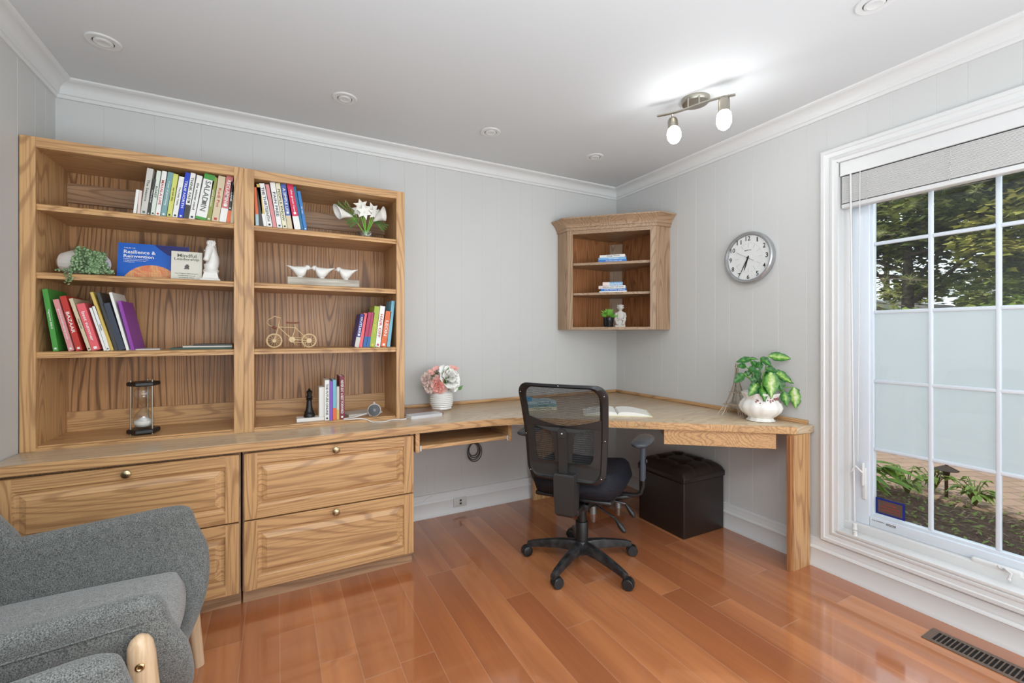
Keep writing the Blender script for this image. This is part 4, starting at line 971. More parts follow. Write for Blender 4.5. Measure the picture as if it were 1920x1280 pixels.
n.l.new(mix(n,n('ShaderNodeMath',{0:vo,1:.55},operation='LESS_THAN').outputs[0],(.62,.12,.05),ramp(n,gx,[(.35,(.75,.22,.10)),(.5,(.85,.62,.25)),(.65,(.80,.25,.12))])),b.inputs['Base Color'])
MB().prism(clip_disc(-.005,-.045,.115,-w/2+.001,w/2-.001,.001,h,rx=1.0),.0004,.0014,M=MF_).build('cover_disc',m,t)
MB().prism([(w/2-.001,h-.001),(.0,h-.001),(.02,h-.02),(.05,h-.045),(.09,h-.06),(w/2-.001,h-.064)],.0003,.001,M=MF_).build('cover_patch',mat('cover_navy',(24,28,100),.35),t)
wi=mat('print_white',(244,244,244),.5)
text('TALES OF',basis((-.112,-.0018,.148),(1,0,0),(0,0,1),(0,-1,0)),.045,.0045,wi,t,'title',align='LEFT')
text('Resilience &',basis((-.112,-.0018,.130),(1,0,0),(0,0,1),(0,-1,0)),.118,.017,wi,t,'title',.012,align='LEFT')
text('Reinvention',basis((-.112,-.0018,.109),(1,0,0),(0,0,1),(0,-1,0)),.112,.015,wi,t,'title',.012,align='LEFT')
for k,(s_,w_) in enumerate((('A collection of stories about hope,',.092),('courage and starting over again',.084),('in challenging times',.04))):
    text(s_,basis((-.112,-.0018,.095-k*.0075),(1,0,0),(0,0,1),(0,-1,0)),w_,.0045,wi,t,'title',align='LEFT')
t=thing('display_book','small cream book titled Mindful Leadership standing in front of the blue book','book',(-2.925,-.268,Z2),(math.radians(-7),0,0),local=True)
w,h=.122,.142
MB().box(-w/2,w/2,0,.014,0,h).build('cover',mat('cover_cream',(216,212,198),.5),t)
gt=mat('print_sage',(92,100,78),.5)
text('Mindful',basis((0,-.0008,.122),(1,0,0),(0,0,1),(0,-1,0)),.075,.017,gt,t,'title',.01); text('Leadership',basis((0,-.0008,.103),(1,0,0),(0,0,1),(0,-1,0)),.098,.016,gt,t,'title',.01)
mb=MB()
for k,(w_,zz) in enumerate(((.020,.058),(.017,.064),(.020,.070),(.013,.076))): mb.box(-w_/2+.001*k,w_/2,-.0010,-.0002,zz-.0025,zz+.0025,bev=.0004)
mb.build('cover_drawing',mat('print_black',(40,40,40),.5),t)
text('The 9 Ways to Self-Awareness,',basis((0,-.0008,.033),(1,0,0),(0,0,1),(0,-1,0)),.092,.006,gt,t,'title'); text('Transforming Yourself',basis((0,-.0008,.023),(1,0,0),(0,0,1),(0,-1,0)),.070,.006,gt,t,'title'); text('and Inspiring Others',basis((0,-.0008,.013),(1,0,0),(0,0,1),(0,-1,0)),.060,.006,gt,t,'title')
# knight statue
kn=thing('horse_statue','white horse head chess knight statue beside the cream book','statue',(-2.826,-.262,Z2))
plaster=mat('white_plaster',(232,230,224),.4)
mb=MB(); M0=Matrix.Translation((-2.826,-.262,Z2))@Matrix.Rotation(PI/4,4,'Z')
mb.lathe([(0,0),(.058,0),(.058,.008),(.046,.016),(.040,.036),(.038,.040),(.042,.046),(0,.046)],n=4,M=M0); mb.build('plinth',plaster,kn,smooth=20)
mb=MB(); mb.lathe([(.030,.046),(.034,.054),(.028,.062),(.030,.075),(.031,.084)],(-2.826,-.262,Z2),24)
cx,cy,cz=-2.826,-.262,Z2
secs=[]
for z,dx,dy,wx,wy in ((.075,0,0,.031,.030),(.095,.006,.004,.028,.034),(.120,.010,.010,.022,.034),(.145,.006,.008,.019,.030),(.165,.0,.0,.018,.026),(.182,-.002,-.002,.013,.016),(.188,-.002,0,.006,.008)):
    secs.append([(cx+dx+wx*math.cos(a),cy+dy+wy*math.sin(a),cz+z) for a in [i*2*PI/16 for i in range(16)]])
mb.loft(secs); mb.build('neck',plaster,kn,smooth=60)
mb=MB(); secs=[]
for t_,w_,h_ in ((0,.017,.020),(.2,.018,.022),(.45,.015,.018),(.75,.011,.012),(.95,.012,.011),(1,.006,.006)):
    c=Vector((cx-.002,cy-.004,cz+.168)).lerp(Vector((cx-.018,cy-.042,cz+.098)),t_); ax=Vector((-.016,-.038,-.07)).normalized(); sd_=Vector((.92,-.38,0)).normalized(); up_=sd_.cross(ax)
    secs.append([c+sd_*w_*math.cos(a)+up_*h_*math.sin(a) for a in [i*2*PI/14 for i in range(14)]])
mb.loft(secs)
for s_ in (-1,1): mb.tube([(cx+.011*s_,cy-.003,cz+.178),(cx+.014*s_,cy-.004,cz+.192),(cx+.013*s_,cy-.002,cz+.204)],.005,8,radii=[.006,.006,.001]); 
mb.build('head',plaster,kn,smooth=60)
mb=MB()
for k in range(9):
    a=k/8; mb.ball((cx+.010+.014*a,cy+.022+.012*math.sin(a*3),cz+.188-.09*a),.010,sx=.7,sy=.9,sz=1.3,sub=1)
mb.build('mane',plaster,kn,smooth=60); mb=MB()
for s_ in (-1,0,1): mb.tube([(cx+.008*s_,cy-.012,cz+.175),(cx+.009*s_,cy-.018,cz+.190),(cx+.006*s_,cy-.010,cz+.200)],.004,6)
mb.build('forelock',plaster,kn,smooth=60)
for s_ in (-1,1): MB().ball((cx-.009+.013*s_-.004,cy-.020-.004*s_,cz+.150),.0035,sub=1).build('eye',plaster,kn,smooth=60)
# shell planter with trailing succulent
sp=thing('shell_planter','white textured sideways pot with a trailing green succulent, top left of the bookcase','potted plant',(-3.30,-.27,Z2))
m,n,b=newmat('textured_white'); b.inputs['Base Color'].default_value=(.72,.70,.66,1); b.inputs['Roughness'].default_value=.35
M=Matrix.Translation((-3.30,-.25,Z2+.057))@Matrix.Rotation(math.radians(90),4,'Y')@Matrix.Rotation(math.radians(12),4,'X')
mb=MB(); mb.lathe([(.025,.088),(.040,.075),(.052,.045),(.056,.0),(.053,-.040),(.042,-.072),(.02,-.090),(0,-.094)],n=60,M=M,lobes=40,amp=.035); mb.build('pot',m,sp,smooth=30)
succ,n,b=newmat('succulent_green'); r=n('ShaderNodeTexCoord').outputs['Object']; v=n('ShaderNodeTexNoise',{'Vector':r,'Scale':90.0}).outputs[0]
n.l.new(ramp(n,v,[(.35,(.10,.19,.08)),(.65,(.32,.45,.24))]),b.inputs['Base Color']); b.inputs['Roughness'].default_value=.45
mb=MB()
def bead_path(P,rad=.0076):
    for i,q in enumerate(P):
        for s_ in (0,1):
            a=random.uniform(0,2*PI); o_=Vector((math.cos(a),math.sin(a)*.7,random.uniform(-.4,.6)))*.007
            M=Matrix.Rotation(random.uniform(0,3),4,'Z')@Matrix.Rotation(random.uniform(.3,1.3),4,'Y'); mb.ball(Vector(q)+o_,rad,sx=.72,sy=.72,sz=1.35,sub=1,M=M)
for k in range(34):
    a0=random.uniform(-PI,PI); x=-3.275+random.uniform(-.032,.055); y=-.285+random.uniform(-.03,.02); P=[]
    top_=Z2+.098+random.uniform(0,.022)-abs(x+3.285)*.3
    for i in range(11):
        t_=i/10; P.append((x+.028*math.cos(a0)*t_+.01*t_,y-.032*min(1,t_*1.8),max(Z2+.010+random.uniform(0,.008),top_-.10*t_**1.4)))
    bead_path(P)
for (x,y,z),(x2,y2,z2) in (((-3.31,-.315,Z2+.02),(-3.215,-.335,Z2+.012)),((-3.28,-.32,Z2+.02),(-3.185,-.325,Z2+.010)),((-3.30,-.31,Z2+.02),(-3.36,-.33,Z2+.012))):
    bead_path([(x+(x2-x)*t_/7,y+(y2-y)*t_/7,z+(z2-z)*t_/7) for t_ in range(8)],.0055)
for k in range(3): bead_path([(-3.325+.006*k,-.348-.006,Z2+.012-.0095*i) for i in range(7-k)],.0042)
mb.build('trailing_beads',succ,sp,smooth=60,kind='stuff')
# hourglass
hx,hy,hz=-3.093,-.240,TZ+.018
hg=thing('hourglass','hourglass with black hexagonal ends and white sand on the bottom left shelf','hourglass',(hx,hy,hz))
M=Matrix.Translation((hx,hy,hz+.0))@Matrix.Rotation(.25,4,'Z')
MB().lathe([(0,.006),(.058,.006),(.062,.010),(.062,.022),(.058,.026),(0,.026)],n=6,M=M).build('end_plate',black,hg,smooth=20); MB().lathe([(0,.226),(.058,.226),(.062,.230),(.062,.241),(.058,.245),(0,.245)],n=6,M=M).build('end_plate',black,hg,smooth=20)
for k in range(3):
    a=2*PI*k/3+.25+PI/3*0-.9; x,y=hx+.047*math.cos(a),hy+.047*math.sin(a); MB().cyl((x,y,hz),(x,y,hz+.252),.0032,n=12).ball((x,y,hz+.253),.004,sub=1).build('rod',nickel,hg,smooth=50)
gl,n,b=newmat('clear_glass'); n.n.remove(b)
ly=n('ShaderNodeLayerWeight',{'Blend':.25}).outputs['Facing']
tr=n('ShaderNodeBsdfTransparent',{'Color':(.95,.97,.97,1)}); gs=n('ShaderNodeBsdfGlossy',{'Roughness':.03})
mx=n('ShaderNodeMixShader',{0:n('ShaderNodeMath',{0:ly,1:.55,2:.06},operation='MULTIPLY_ADD').outputs[0],1:tr.outputs[0],2:gs.outputs[0]}); n.l.new(mx.outputs[0],n.n['Material Output'].inputs[0]); clear=gl
prof=[(.010,.028),(.030,.034),(.039,.052),(.038,.072),(.028,.098),(.012,.118),(.0035,.127),(.012,.136),(.028,.156),(.037,.178),(.037,.200),(.028,.218),(.010,.225)]
MB().lathe([(r,z) for r,z in prof],(hx,hy,hz),40).build('glass_bulbs',clear,hg,smooth=80)
MB().lathe([(0,.030),(.028,.036),(.0375,.052),(.037,.062),(.024,.066),(.006,.078),(0,.082)],(hx,hy,hz),32).build('sand',mat('white_sand',(240,238,232),.8),hg,smooth=60)
# ---------------------------------------------------------------- right bookcase decor
fv=thing('flower_vase','white lilies and callas in a small glass vase on the top right shelf','flower arrangement',(-2.085,-.235,1.776))
MB().lathe([(0,0),(.045,0),(.052,.008),(.054,.030),(.050,.042),(.047,.044),(.045,.040),(.048,.03),(.046,.010),(0,.006)],(-2.085,-.235,1.776),36,lobes=18,amp=.02).build('glass_vase',clear,fv,smooth=50)
petal=mat('white_petal',(240,238,230),.5); lime_=mat('fresh_stem_green',(120,180,60),.5)
grn,n,b=newmat('leaf_green'); tcg=n('ShaderNodeTexCoord').outputs['Object']; v=n('ShaderNodeTexNoise',{'Vector':tcg,'Scale':25.0}).outputs[0]; n.l.new(ramp(n,v,[(.3,(.03,.10,.02)),(.7,(.12,.28,.05))]),b.inputs['Base Color']); b.inputs['Roughness'].default_value=.4
C0=Vector((-2.085,-.235,1.80))
def stem(a,b_,r=.0025,m=None,par=None,bend=.02,nm='stem'):
    a,b_=Vector(a),Vector(b_); q=(a+b_)/2+Vector((0,-bend,0)); MB().tube([a.lerp(q,t).lerp(q.lerp(b_,t),t) for t in [i/8 for i in range(9)]],r,6).build(nm,m or lime_,par,smooth=60)
def lily(c,d,R,par,m,np_=6,nm='lily_bloom'):
    d=Vector(d).normalized(); o1=d.orthogonal().normalized(); o2=d.cross(o1); mb=MB()
    for k in range(np_):
        a=2*PI*k/np_; dr_=(o1*math.cos(a)+o2*math.sin(a))*.9+d*.45; mb.leaf(c,dr_,R,R*.62,nrm=d,curl=.35,seg=5,tip=.6,fold=.25)
    mb.build(nm,m,par,smooth=60,nrm=False)
for c,d in (((-2.115,-.265,1.958),(-.1,-1,.2)),((-2.10,-.275,1.925),(0,-1,-.1)),((-2.055,-.265,1.945),(.2,-1,.2)),((-2.125,-.255,1.935),(-.5,-.8,.1)),((-2.045,-.27,1.925),(.4,-.9,0))):
    stem(C0,c,par=fv); lily(Vector(c),d,.042,fv,petal)
def calla(tipp,base,par):
    mb=MB(); tipp,base=Vector(tipp),Vector(base); ax=(tipp-base); L=ax.length; ax.normalize(); up_=Vector((0,0,1)); sd_=ax.cross(up_).normalized(); up2=sd_.cross(ax)
    secs=[]
    for t in (0,.25,.5,.75,.9,1.0):
        r_=.006+.030*t**1.3; c=base+ax*L*t*.85; secs.append([c+ (sd_*math.cos(a)+up2*math.sin(a))*r_+ax*(L*.22*t*t*math.cos(a-PI/2)) for a in [i*2*PI/18 for i in range(18)]])
    mb.loft(secs,caps=False); mb.build('calla_bloom',petal,par,smooth=70,mods=[('SOLIDIFY',dict(thickness=.0015))])
calla((-2.262,-.30,1.905),(-2.165,-.27,1.893),fv); stem(C0,(-2.165,-.27,1.893),par=fv); calla((-1.985,-.31,1.93),(-2.05,-.27,1.880),fv); stem(C0,(-2.05,-.27,1.88),par=fv)
mb=MB()
for bx,tx,zt in ((-2.16,-2.235,1.945),(-2.14,-2.20,1.955),(-2.12,-2.175,1.84),(-2.13,-2.19,1.86),(-2.04,-2.00,1.84),(-2.05,-1.985,1.86)):
    a=Vector((bx,-.26,1.89)); e=Vector((tx,-.285,zt)); dd=(e-a)
    for i in range(9):
        for s_ in (-1,1):
            mb.leaf(a+dd*(i/8),(dd.normalized()+Vector((s_*.7*dd.z/dd.length,-.3,-s_*.7*dd.x/dd.length))),.024,.007,nrm=(0,-1,.3),curl=.1,seg=2)
mb.build('fern_leaves',grn,fv,nrm=False,kind='stuff')
# birds on a block
bb=thing('bird_plank','weathered grey wooden block carrying three white birds on the second right shelf','ornament',(-2.312,-.285,Z2))
m,n,b=newmat('weathered_wood'); tc=n('ShaderNodeTexCoord').outputs['Object']; mp=n('ShaderNodeMapping',{'Vector':tc,'Scale':(6,60,60)}).outputs[0]; v=n('ShaderNodeTexNoise',{'Vector':mp,'Scale':1.0,'Detail':4.0}).outputs[0]
n.l.new(ramp(n,v,[(.35,(.30,.26,.20)),(.7,(.56,.52,.44))]),b.inputs['Base Color'])
MB().box(-2.491,-2.133,-.315,-.265,Z2,Z2+.041,bev=.003).build('block',m,bb)
def bird(x,flip,label):
    bt=thing('bird_figurine',label,'bird figurine',(x,-.29,Z2+.041),(0,0,0 if flip>0 else PI),group='white ceramic birds on the block',local=True)
    mb=MB(); secs=[]   # tail (-x) to chest (+x), head at +x
    for px,pz,ry,rz in ((-.068,.056,.002,.0015),(-.055,.052,.008,.004),(-.035,.042,.012,.010),(-.018,.032,.019,.020),(0,.026,.022,.0255),(.016,.028,.021,.026),(.028,.038,.017,.021),(.033,.050,.011,.012)):
        secs.append([(px+rz*.25*math.sin(a),ry*1.2*math.cos(a),pz+.004+rz*1.18*math.sin(a)) for a in [i*2*PI/16 for i in range(16)]])
    mb.loft(secs); mb.ball((.033,0,.055),.0145,sub=2,sx=1.05); mb.tube([(.044,0,.054),(.055,0,.051)],.003,6,radii=[.004,.0006]); mb.tube([(-.004,.0,0),(-.002,0,.01)],.014,12)
    mb.build('body',plaster,bt,smooth=70)
    for s_ in (-1,1): mb=MB(); mb.leaf((.016,.0185*s_,.032),(-1,.0,.22),.058,.024,nrm=(0,s_,.2),curl=.12,seg=5); mb.build('wing',plaster,bt,smooth=60,mods=[('SOLIDIFY',dict(thickness=.003))],nrm=False)
bird(-2.428,1,'left white ceramic bird on the block, facing right'); bird(-2.327,-1,'middle white ceramic bird on the block, facing the left bird'); bird(-2.205,-1,'rightmost white ceramic bird on the block, facing left')
# bicycle
bk=thing('model_bicycle','small cream wire model bicycle with brown seat on the third right shelf','model bicycle',(-2.47,-.25,1.157))
cream_=mat('cream_metal',(214,186,140),.4); leatherb=mat('brown_leather',(120,62,34),.5); by=-.25
zz=1.157
for x in (-2.552,-2.385):
    P=[(x+.0345*math.cos(a),by,zz+.039+.0345*math.sin(a)) for a in [i*2*PI/36 for i in range(36)]]
    wh=MB().tube(P,.0044,8,closed=True).build('wheel',cream_,bk,smooth=60)
    mb=MB()
    for k in range(12): a=PI*k/6; mb.tube([(x,by,zz+.039),(x+.033*math.cos(a),by,zz+.039+.033*math.sin(a))],.0009,5)
    mb.cyl((x,by-.006,zz+.039),(x,by+.006,zz+.039),.009 if x<-2.5 else .013); mb.build('spokes',cream_,wh)
A_=(-2.552,by,zz+.039);B_=(-2.385,by,zz+.039);H_=(-2.533,by,zz+.112);S_=(-2.452,by,zz+.108);K_=(-2.468,by,zz+.045)
mb=MB()
for a,b_ in ((A_,H_),(H_,S_),(H_,(-2.478,by,zz+.056)),(S_,K_),(S_,B_),(K_,B_),(H_,(-2.528,by,zz+.14)),(S_,(-2.455,by,zz+.128))): mb.tube([a,b_],.0024,8)
mb.tube([(-2.528,by,zz+.14),(-2.524,by-.02,zz+.160),(-2.55,by-.028,zz+.166),(-2.580,by-.024,zz+.148),(-2.586,by-.012,zz+.132),(-2.572,by-.004,zz+.118),(-2.548,by,zz+.112)],.0022,8); mb.build('frame',cream_,bk,smooth=60)
MB().cyl((-2.468,by-.008,zz+.045),(-2.468,by+.008,zz+.045),.015).tube([(-2.468,by-.010,zz+.045),(-2.455,by-.010,zz+.020),(-2.445,by-.018,zz+.020)],.002,6).tube([(-2.468,by+.010,zz+.045),(-2.484,by+.010,zz+.068)],.002,6).tube([(-2.47,by-.004,zz+.058),(-2.39,by-.004,zz+.050)],.0016,6).tube([(-2.47,by-.004,zz+.030),(-2.39,by-.004,zz+.028)],.0016,6).tube([(-2.40,by-.006,zz+.035),(-2.41,by-.016,zz+.002)],.002,6).build('crank_and_chain',cream_,bk,smooth=60)
MB().loft([[(x,by-w_,zz+.130+dz),(x,by+w_,zz+.130+dz),(x,by+w_,zz+.138+dz),(x,by-w_,zz+.138+dz)] for x,w_,dz in ((-2.497,.004,.002),(-2.475,.007,.0),(-2.450,.014,.0),(-2.432,.016,.002))]).build('saddle',leatherb,bk,smooth=50)
MB().tube([(-2.562,by-.01,zz+.112),(-2.540,by-.01,zz+.104)],.006,8).build('grip_wrap',leatherb,bk,smooth=60)
# bookend with chess king
Z4=TZ+.018
be=thing('chess_bookend','white stone bookend with a black chess king on its base, bottom right bay','bookend',(-2.37,-.25,Z4))
marble=mat('white_marble',(228,226,220),.4)
MB().box(-2.447,-2.310,-.290,-.215,Z4,Z4+.019,bev=.002).build('base_slab',marble,be); MB().box(-2.338,-2.308,-.285,-.20,Z4+.019,Z4+.180,bev=.002).build('upright',marble,be)
MB().lathe([(0,0),(.028,0),(.029,.010),(.026,.018),(.024,.020),(.025,.026),(.019,.036),(.015,.060),(.0125,.090),(.016,.094),(.017,.098),(.0125,.102),(.017,.106),(.0155,.110),(.012,.114),(.013,.128),(.0155,.137),(.011,.142),(.005,.146),(.006,.150),(.003,.154),(0,.155)],(-2.384,-.252,Z4+.019),36).build('chess_king',mat('satin_black',(20,20,20),.35),be,smooth=40)
# security camera
sc=thing('security_camera','round white indoor camera with dark lens face and white cable, bottom right bay','camera',(-2.056,-.27,Z4))
cc0=Vector((-2.050,-.30,Z4+.036)); fd=Vector((-.15,-1,.10)).normalized(); M=Matrix.Translation(cc0)@fd.to_track_quat('Z','Y').to_matrix().to_4x4()
wp=mat('white_gloss_plastic',(232,230,228),.25)
MB().lathe([(0,-.028),(.020,-.026),(.032,-.014),(.0365,.0),(.0365,.012),(.033,.017),(0,.017)],n=40,M=M).build('housing',wp,sc,smooth=40)
fc=MB().lathe([(0,.0165),(.0325,.0172),(.031,.020),(0,.0215)],n=40,M=M).build('face',mat('camera_face',(44,46,48),.25),sc,smooth=40)
MB().lathe([(0,.021),(.009,.0215),(.009,.023),(.006,.0235),(0,.0225)],n=24,M=M).build('lens',mat('lens_ring',(90,92,96),.2,.5),fc,smooth=40)
MB().ball(M@Vector((-.018,.014,.0205)),.0012,sub=1).build('status_light',mat('led_cyan',(150,230,235),.3),fc)
MB().tube([M@Vector((0,.030,-.002)),M@Vector((0,.040,-.012)),M@Vector((0,.010,-.040)),M@Vector((0,-.03,-.035))],.006,8).box(-2.075,-2.035,-.285,-.245,Z4,Z4+.006,bev=.002).build('stand',wp,sc,smooth=60)
cbq=[(-2.085,-.285,Z4+.020),(-2.15,-.300,Z4+.006),(-2.21,-.315,Z4+.003),(-2.215,-.330,Z4+.003),(-2.19,-.345,Z4+.003),(-2.14,-.350,Z4+.0035),(-2.10,-.357,Z4-.004),(-2.08,-.372,TZ+.003),(-2.05,-.395,TZ+.003),(-2.02,-.405,TZ+.003),(-1.99,-.39,TZ+.003),(-1.965,-.37,TZ+.003),(-1.94,-.37,TZ+.003),(-1.91,-.385,TZ+.003),(-1.885,-.375,TZ+.003),(-1.876,-.33,TZ+.003),(-1.874,-.20,TZ+.003)]
cu=[]
for i in range(len(cbq)-1):
    p0,p1,p2,p3=[Vector(cbq[max(0,min(len(cbq)-1,j))]) for j in (i-1,i,i+1,i+2)]
    for t in (0,.25,.5,.75): cu.append(.5*((2*p1)+(-p0+p2)*t+(2*p0-5*p1+4*p2-p3)*t*t+(-p0+3*p1-3*p2+p3)*t**3))
MB().tube(cu,.0028,8).build('cable',wp,sc,smooth=60)
# ---------------------------------------------------------------- desk decor
fx,fy=-1.600,-.155
fl=thing('flower_pot','pink and white artificial peonies in a ribbed white vase on the desk beside the bookcase','flower arrangement',(fx,fy,TZ))
prof=[(0,0),(.052,0),(.066,.010)]+[(.0735+.0021*math.cos(k*PI)-.012*abs((k-10)/10)**3,.014+k*.0060) for k in range(18)]+[(.060,.120),(.056,.127),(.050,.127),(.05,.11),(0,.10)]
MB().lathe(prof,(fx,fy,TZ),48).build('ribbed_vase',wht,fl,smooth=50)
pinkp=mat('pink_petal',(246,206,196),.6); deepp=mat('coral_petal',(244,176,166),.6); blush=mat('blush_petal',(246,226,218),.6); whp=mat('white_petal_soft',(250,249,243),.6)
def peony(c,R,m,par,nm,n_=34,seed=0):
    rnd=random.Random(seed); mb=MB(); c=Vector(c)
    out_=(c-Vector((fx,fy,TZ+.17))).normalized()
    o1=out_.orthogonal().normalized(); o2=out_.cross(o1)
    for k in range(n_):
        ring=k/n_; a=k*2.399; tilt=.15+1.35*ring
        d=(out_*math.cos(tilt)+(o1*math.cos(a)+o2*math.sin(a))*math.sin(tilt)).normalized()
        st_=c-out_*R*.35+(o1*math.cos(a)+o2*math.sin(a))*R*.12*ring
        side=(o1*-math.sin(a)+o2*math.cos(a)); nr=d.cross(side)*-1
        # cupped petal
        L=R*(.75+.35*ring)*rnd.uniform(.9,1.1); w=R*(.55+.45*ring); rows=[]
        for i in range(5):
            t=i/4; row=[]
            for j in range(5):
                s_=j/2-1; wd=w*math.sin(PI*(.12+.62*t))*.62
                q=st_+d*L*t+side*s_*wd-nr*(R*.22*(1-s_*s_)*(1-abs(t-.5)))+out_*(R*.20*t*t*(1-.6*ring)) + out_*rnd.uniform(-.03,.03)*R
                row.append(mb.b.verts.new(q))
            rows.append(row)
        for A1,B1 in zip(rows,rows[1:]):
            for j in range(4): mb.b.faces.new((A1[j],A1[j+1],B1[j+1],B1[j]))
    return mb.build(nm,m,par,smooth=70,nrm=False)
for k,(dx,dy,dz,R,m,nm) in enumerate(((.034,-.045,.205,.078,whp,'white_peony'),(-.050,-.060,.162,.046,deepp,'coral_peony'),(-.030,-.050,.200,.036,pinkp,'pink_peony'),(-.105,-.01,.205,.044,blush,'blush_peony'),(-.092,-.03,.155,.042,blush,'blush_peony'),(.085,.0,.220,.044,whp,'white_peony'),(.058,-.035,.160,.040,whp,'white_peony'),(-.01,.03,.225,.045,blush,'blush_peony'),(-.022,-.062,.142,.034,pinkp,'pink_peony'))):
    peony((fx+dx,fy+dy,TZ+dz),R,m,fl,nm,seed=k)
for k,(dx,dz) in enumerate(((-.08,.262),(-.055,.275),(-.04,.284),(-.07,.25),(-.015,.28),(.055,.285),(.075,.280),(.095,.275),(.085,.262),(.065,.265))):
    lily(Vector((fx+dx,fy-.02,TZ+dz-.012)),(dx*4,-.8,.5),.018,fl,deepp,6,'small_blossom')
mb=MB()
for k in range(22):
    a=random.uniform(0,2*PI); e=random.uniform(.2,1.3); d=Vector((math.cos(a)*math.cos(e),math.sin(a)*math.cos(e),math.sin(e)*.8)); mb.leaf(Vector((fx,fy-.02,TZ+.17))+d*.055,d,.055,.026,nrm=(0,-.5,1),seg=4)
for c in ((.01,-.06,.262),(.095,-.05,.155),(-.01,-.085,.205)): mb.leaf(Vector((fx+c[0],fy+c[1],TZ+c[2]-.03)),(c[0]*4+.1,-.2,.5),.045,.024,nrm=(0,-1,.3),seg=4)
mb.build('leaves',grn,fl,nrm=False,kind='stuff')
# dieffenbachia
px,py=-.135,-1.350
dp=thing('potted_dieffenbachia','leafy plant with variegated green leaves in a white scalloped pot at the desk end','potted plant',(px,py,TZ))
pw=mat('porcelain',(236,234,228),.12)
MB().lathe([(0,0),(.062,0),(.072,.004),(.064,.012),(.060,.020),(.078,.034),(.100,.056),(.1075,.080),(.100,.104),(.086,.120),(.082,.128),(.090,.142),(.096,.156),(.092,.160),(.082,.150),(.075,.13),(0,.125)],(px,py,TZ),72,lobes=12,amp=.045).build('scalloped_pot',pw,dp,smooth=60)
mb=MB()
for k in range(26):
    a=-PI/2-.5+random.uniform(-.9,.9); z=.118+random.uniform(-.022,.02); r=.094 if z<.12 else .090
    mb.ball((px+(r)*math.cos(a),py+(r)*math.sin(a),TZ+z),random.uniform(.003,.0055),sub=1)
mb.build('floral_pattern',mat('floral_print',(150,84,82),.4),dp,smooth=60,label='small red flower sprigs printed round the pot')
vl,n,b=newmat('variegated_leaf'); uvn=n('ShaderNodeAttribute',attribute_name='side'); v=uvn.outputs['Fac']
tcg=n('ShaderNodeTexCoord').outputs['Object']; ns=n('ShaderNodeTexNoise',{'Vector':tcg,'Scale':55.0,'Detail':3.0}).outputs[0]
q=n('ShaderNodeMath',{0:ns,1:.8,2:v},operation='MULTIPLY_ADD').outputs[0]
n.l.new(ramp(n,q,[(.30,(.62,.66,.42)),(.52,(.34,.50,.12)),(.72,(.09,.28,.03)),(1.0,(.015,.11,.012))]),b.inputs['Base Color']); b.inputs['Roughness'].default_value=.28
def vleaf(base,d,L,w,nrm,curl,dk=0):
    bm=bmesh.new(); lay=bm.verts.layers.float.new('side'); base=Vector(base); d=Vector(d).normalized(); nrm=Vector(nrm).normalized()
    sd_=d.cross(nrm).normalized(); nn_=sd_.cross(d); rows=[]
    for i in range(10):
        t=i/9; wd=w*.5*math.sin(PI*min(1,(t*.96+.02))**.72)*(1-.1*t); row=[]
        c=base+d*L*t-nn_*curl*L*t*t
        for j in range(7):
            s_=j/3-1; vv=bm.verts.new(c+sd_*s_*wd+nn_*(abs(s_)*.16*wd+.004*math.sin(t*20)*abs(s_))); vv[lay]=abs(s_)*.62+abs(t-.5)*.25+dk; row.append(vv)
        rows.append(row)
    for A1,B1 in zip(rows,rows[1:]):
        for j in range(6): bm.faces.new((A1[j],A1[j+1],B1[j+1],B1[j]))
    me=D.meshes.new('leaf'); bm.to_mesh(me); bm.free(); return link('leaf',me,vl,dp,smooth=80)
def rgt(a): return Vector((.883,-.469,0))*a       # across the desk end, roughly parallel to the window wall seen from the room
PC=Vector((px,py,TZ+.14))
LV=[ # (base x, base y, tip x, tip y, width) on an eighth-pixel sketch of the plant, then depth towards the room and darkness
(770,215,1085,245,135,.00,0),(620,235,760,360,115,.02,.3),(500,255,265,298,92,.0,.35),(415,360,260,362,85,.01,.4),(372,480,203,598,115,.02,.35),
(512,610,360,785,145,.06,.12),(660,440,648,795,215,.09,-.12),(545,640,572,855,125,.08,.12),(885,725,900,932,150,.07,.12),(1065,672,1072,968,185,.05,-.12),
(790,430,1045,605,130,.04,.05),(830,530,858,715,130,.05,.4),(900,525,935,715,112,.02,.0),(680,400,825,440,115,.03,.38),(520,290,560,390,90,.01,.35),(440,385,545,440,95,.02,.38),
(400,500,500,440,80,.0,.35),(450,570,565,520,100,.03,.38),(600,300,588,420,95,.02,.38),(700,470,790,540,110,.0,.4),(480,250,585,262,50,.0,.2),(560,420,520,540,110,.03,.4),(620,540,520,600,100,.02,.4),(760,560,830,620,100,.0,.4)]
TR=Vector((-.469,-.883,0)); SC=.0030/8
mb=MB()
for (bx_,by2,tx_,ty_,w_,f_,dk) in LV:
    b0=Vector((px,py,TZ))+rgt((bx_-650)*SC)+Vector((0,0,(1184-by2)*SC))+TR*f_; e0=Vector((px,py,TZ))+rgt((tx_-650)*SC)+Vector((0,0,(1184-ty_)*SC))+TR*(f_+.02)
    d=e0-b0; vleaf(b0,d,d.length*1.04,w_*SC*1.12,TR*.95+Vector((0,0,.35)),.06,dk)
    mb.tube([PC+Vector((0,0,-.02))+rgt((bx_-650)*SC*.15),PC.lerp(b0,.6)+Vector((0,0,.02)),b0],.0026,6)
mb.build('stems',lime_,dp,smooth=60)
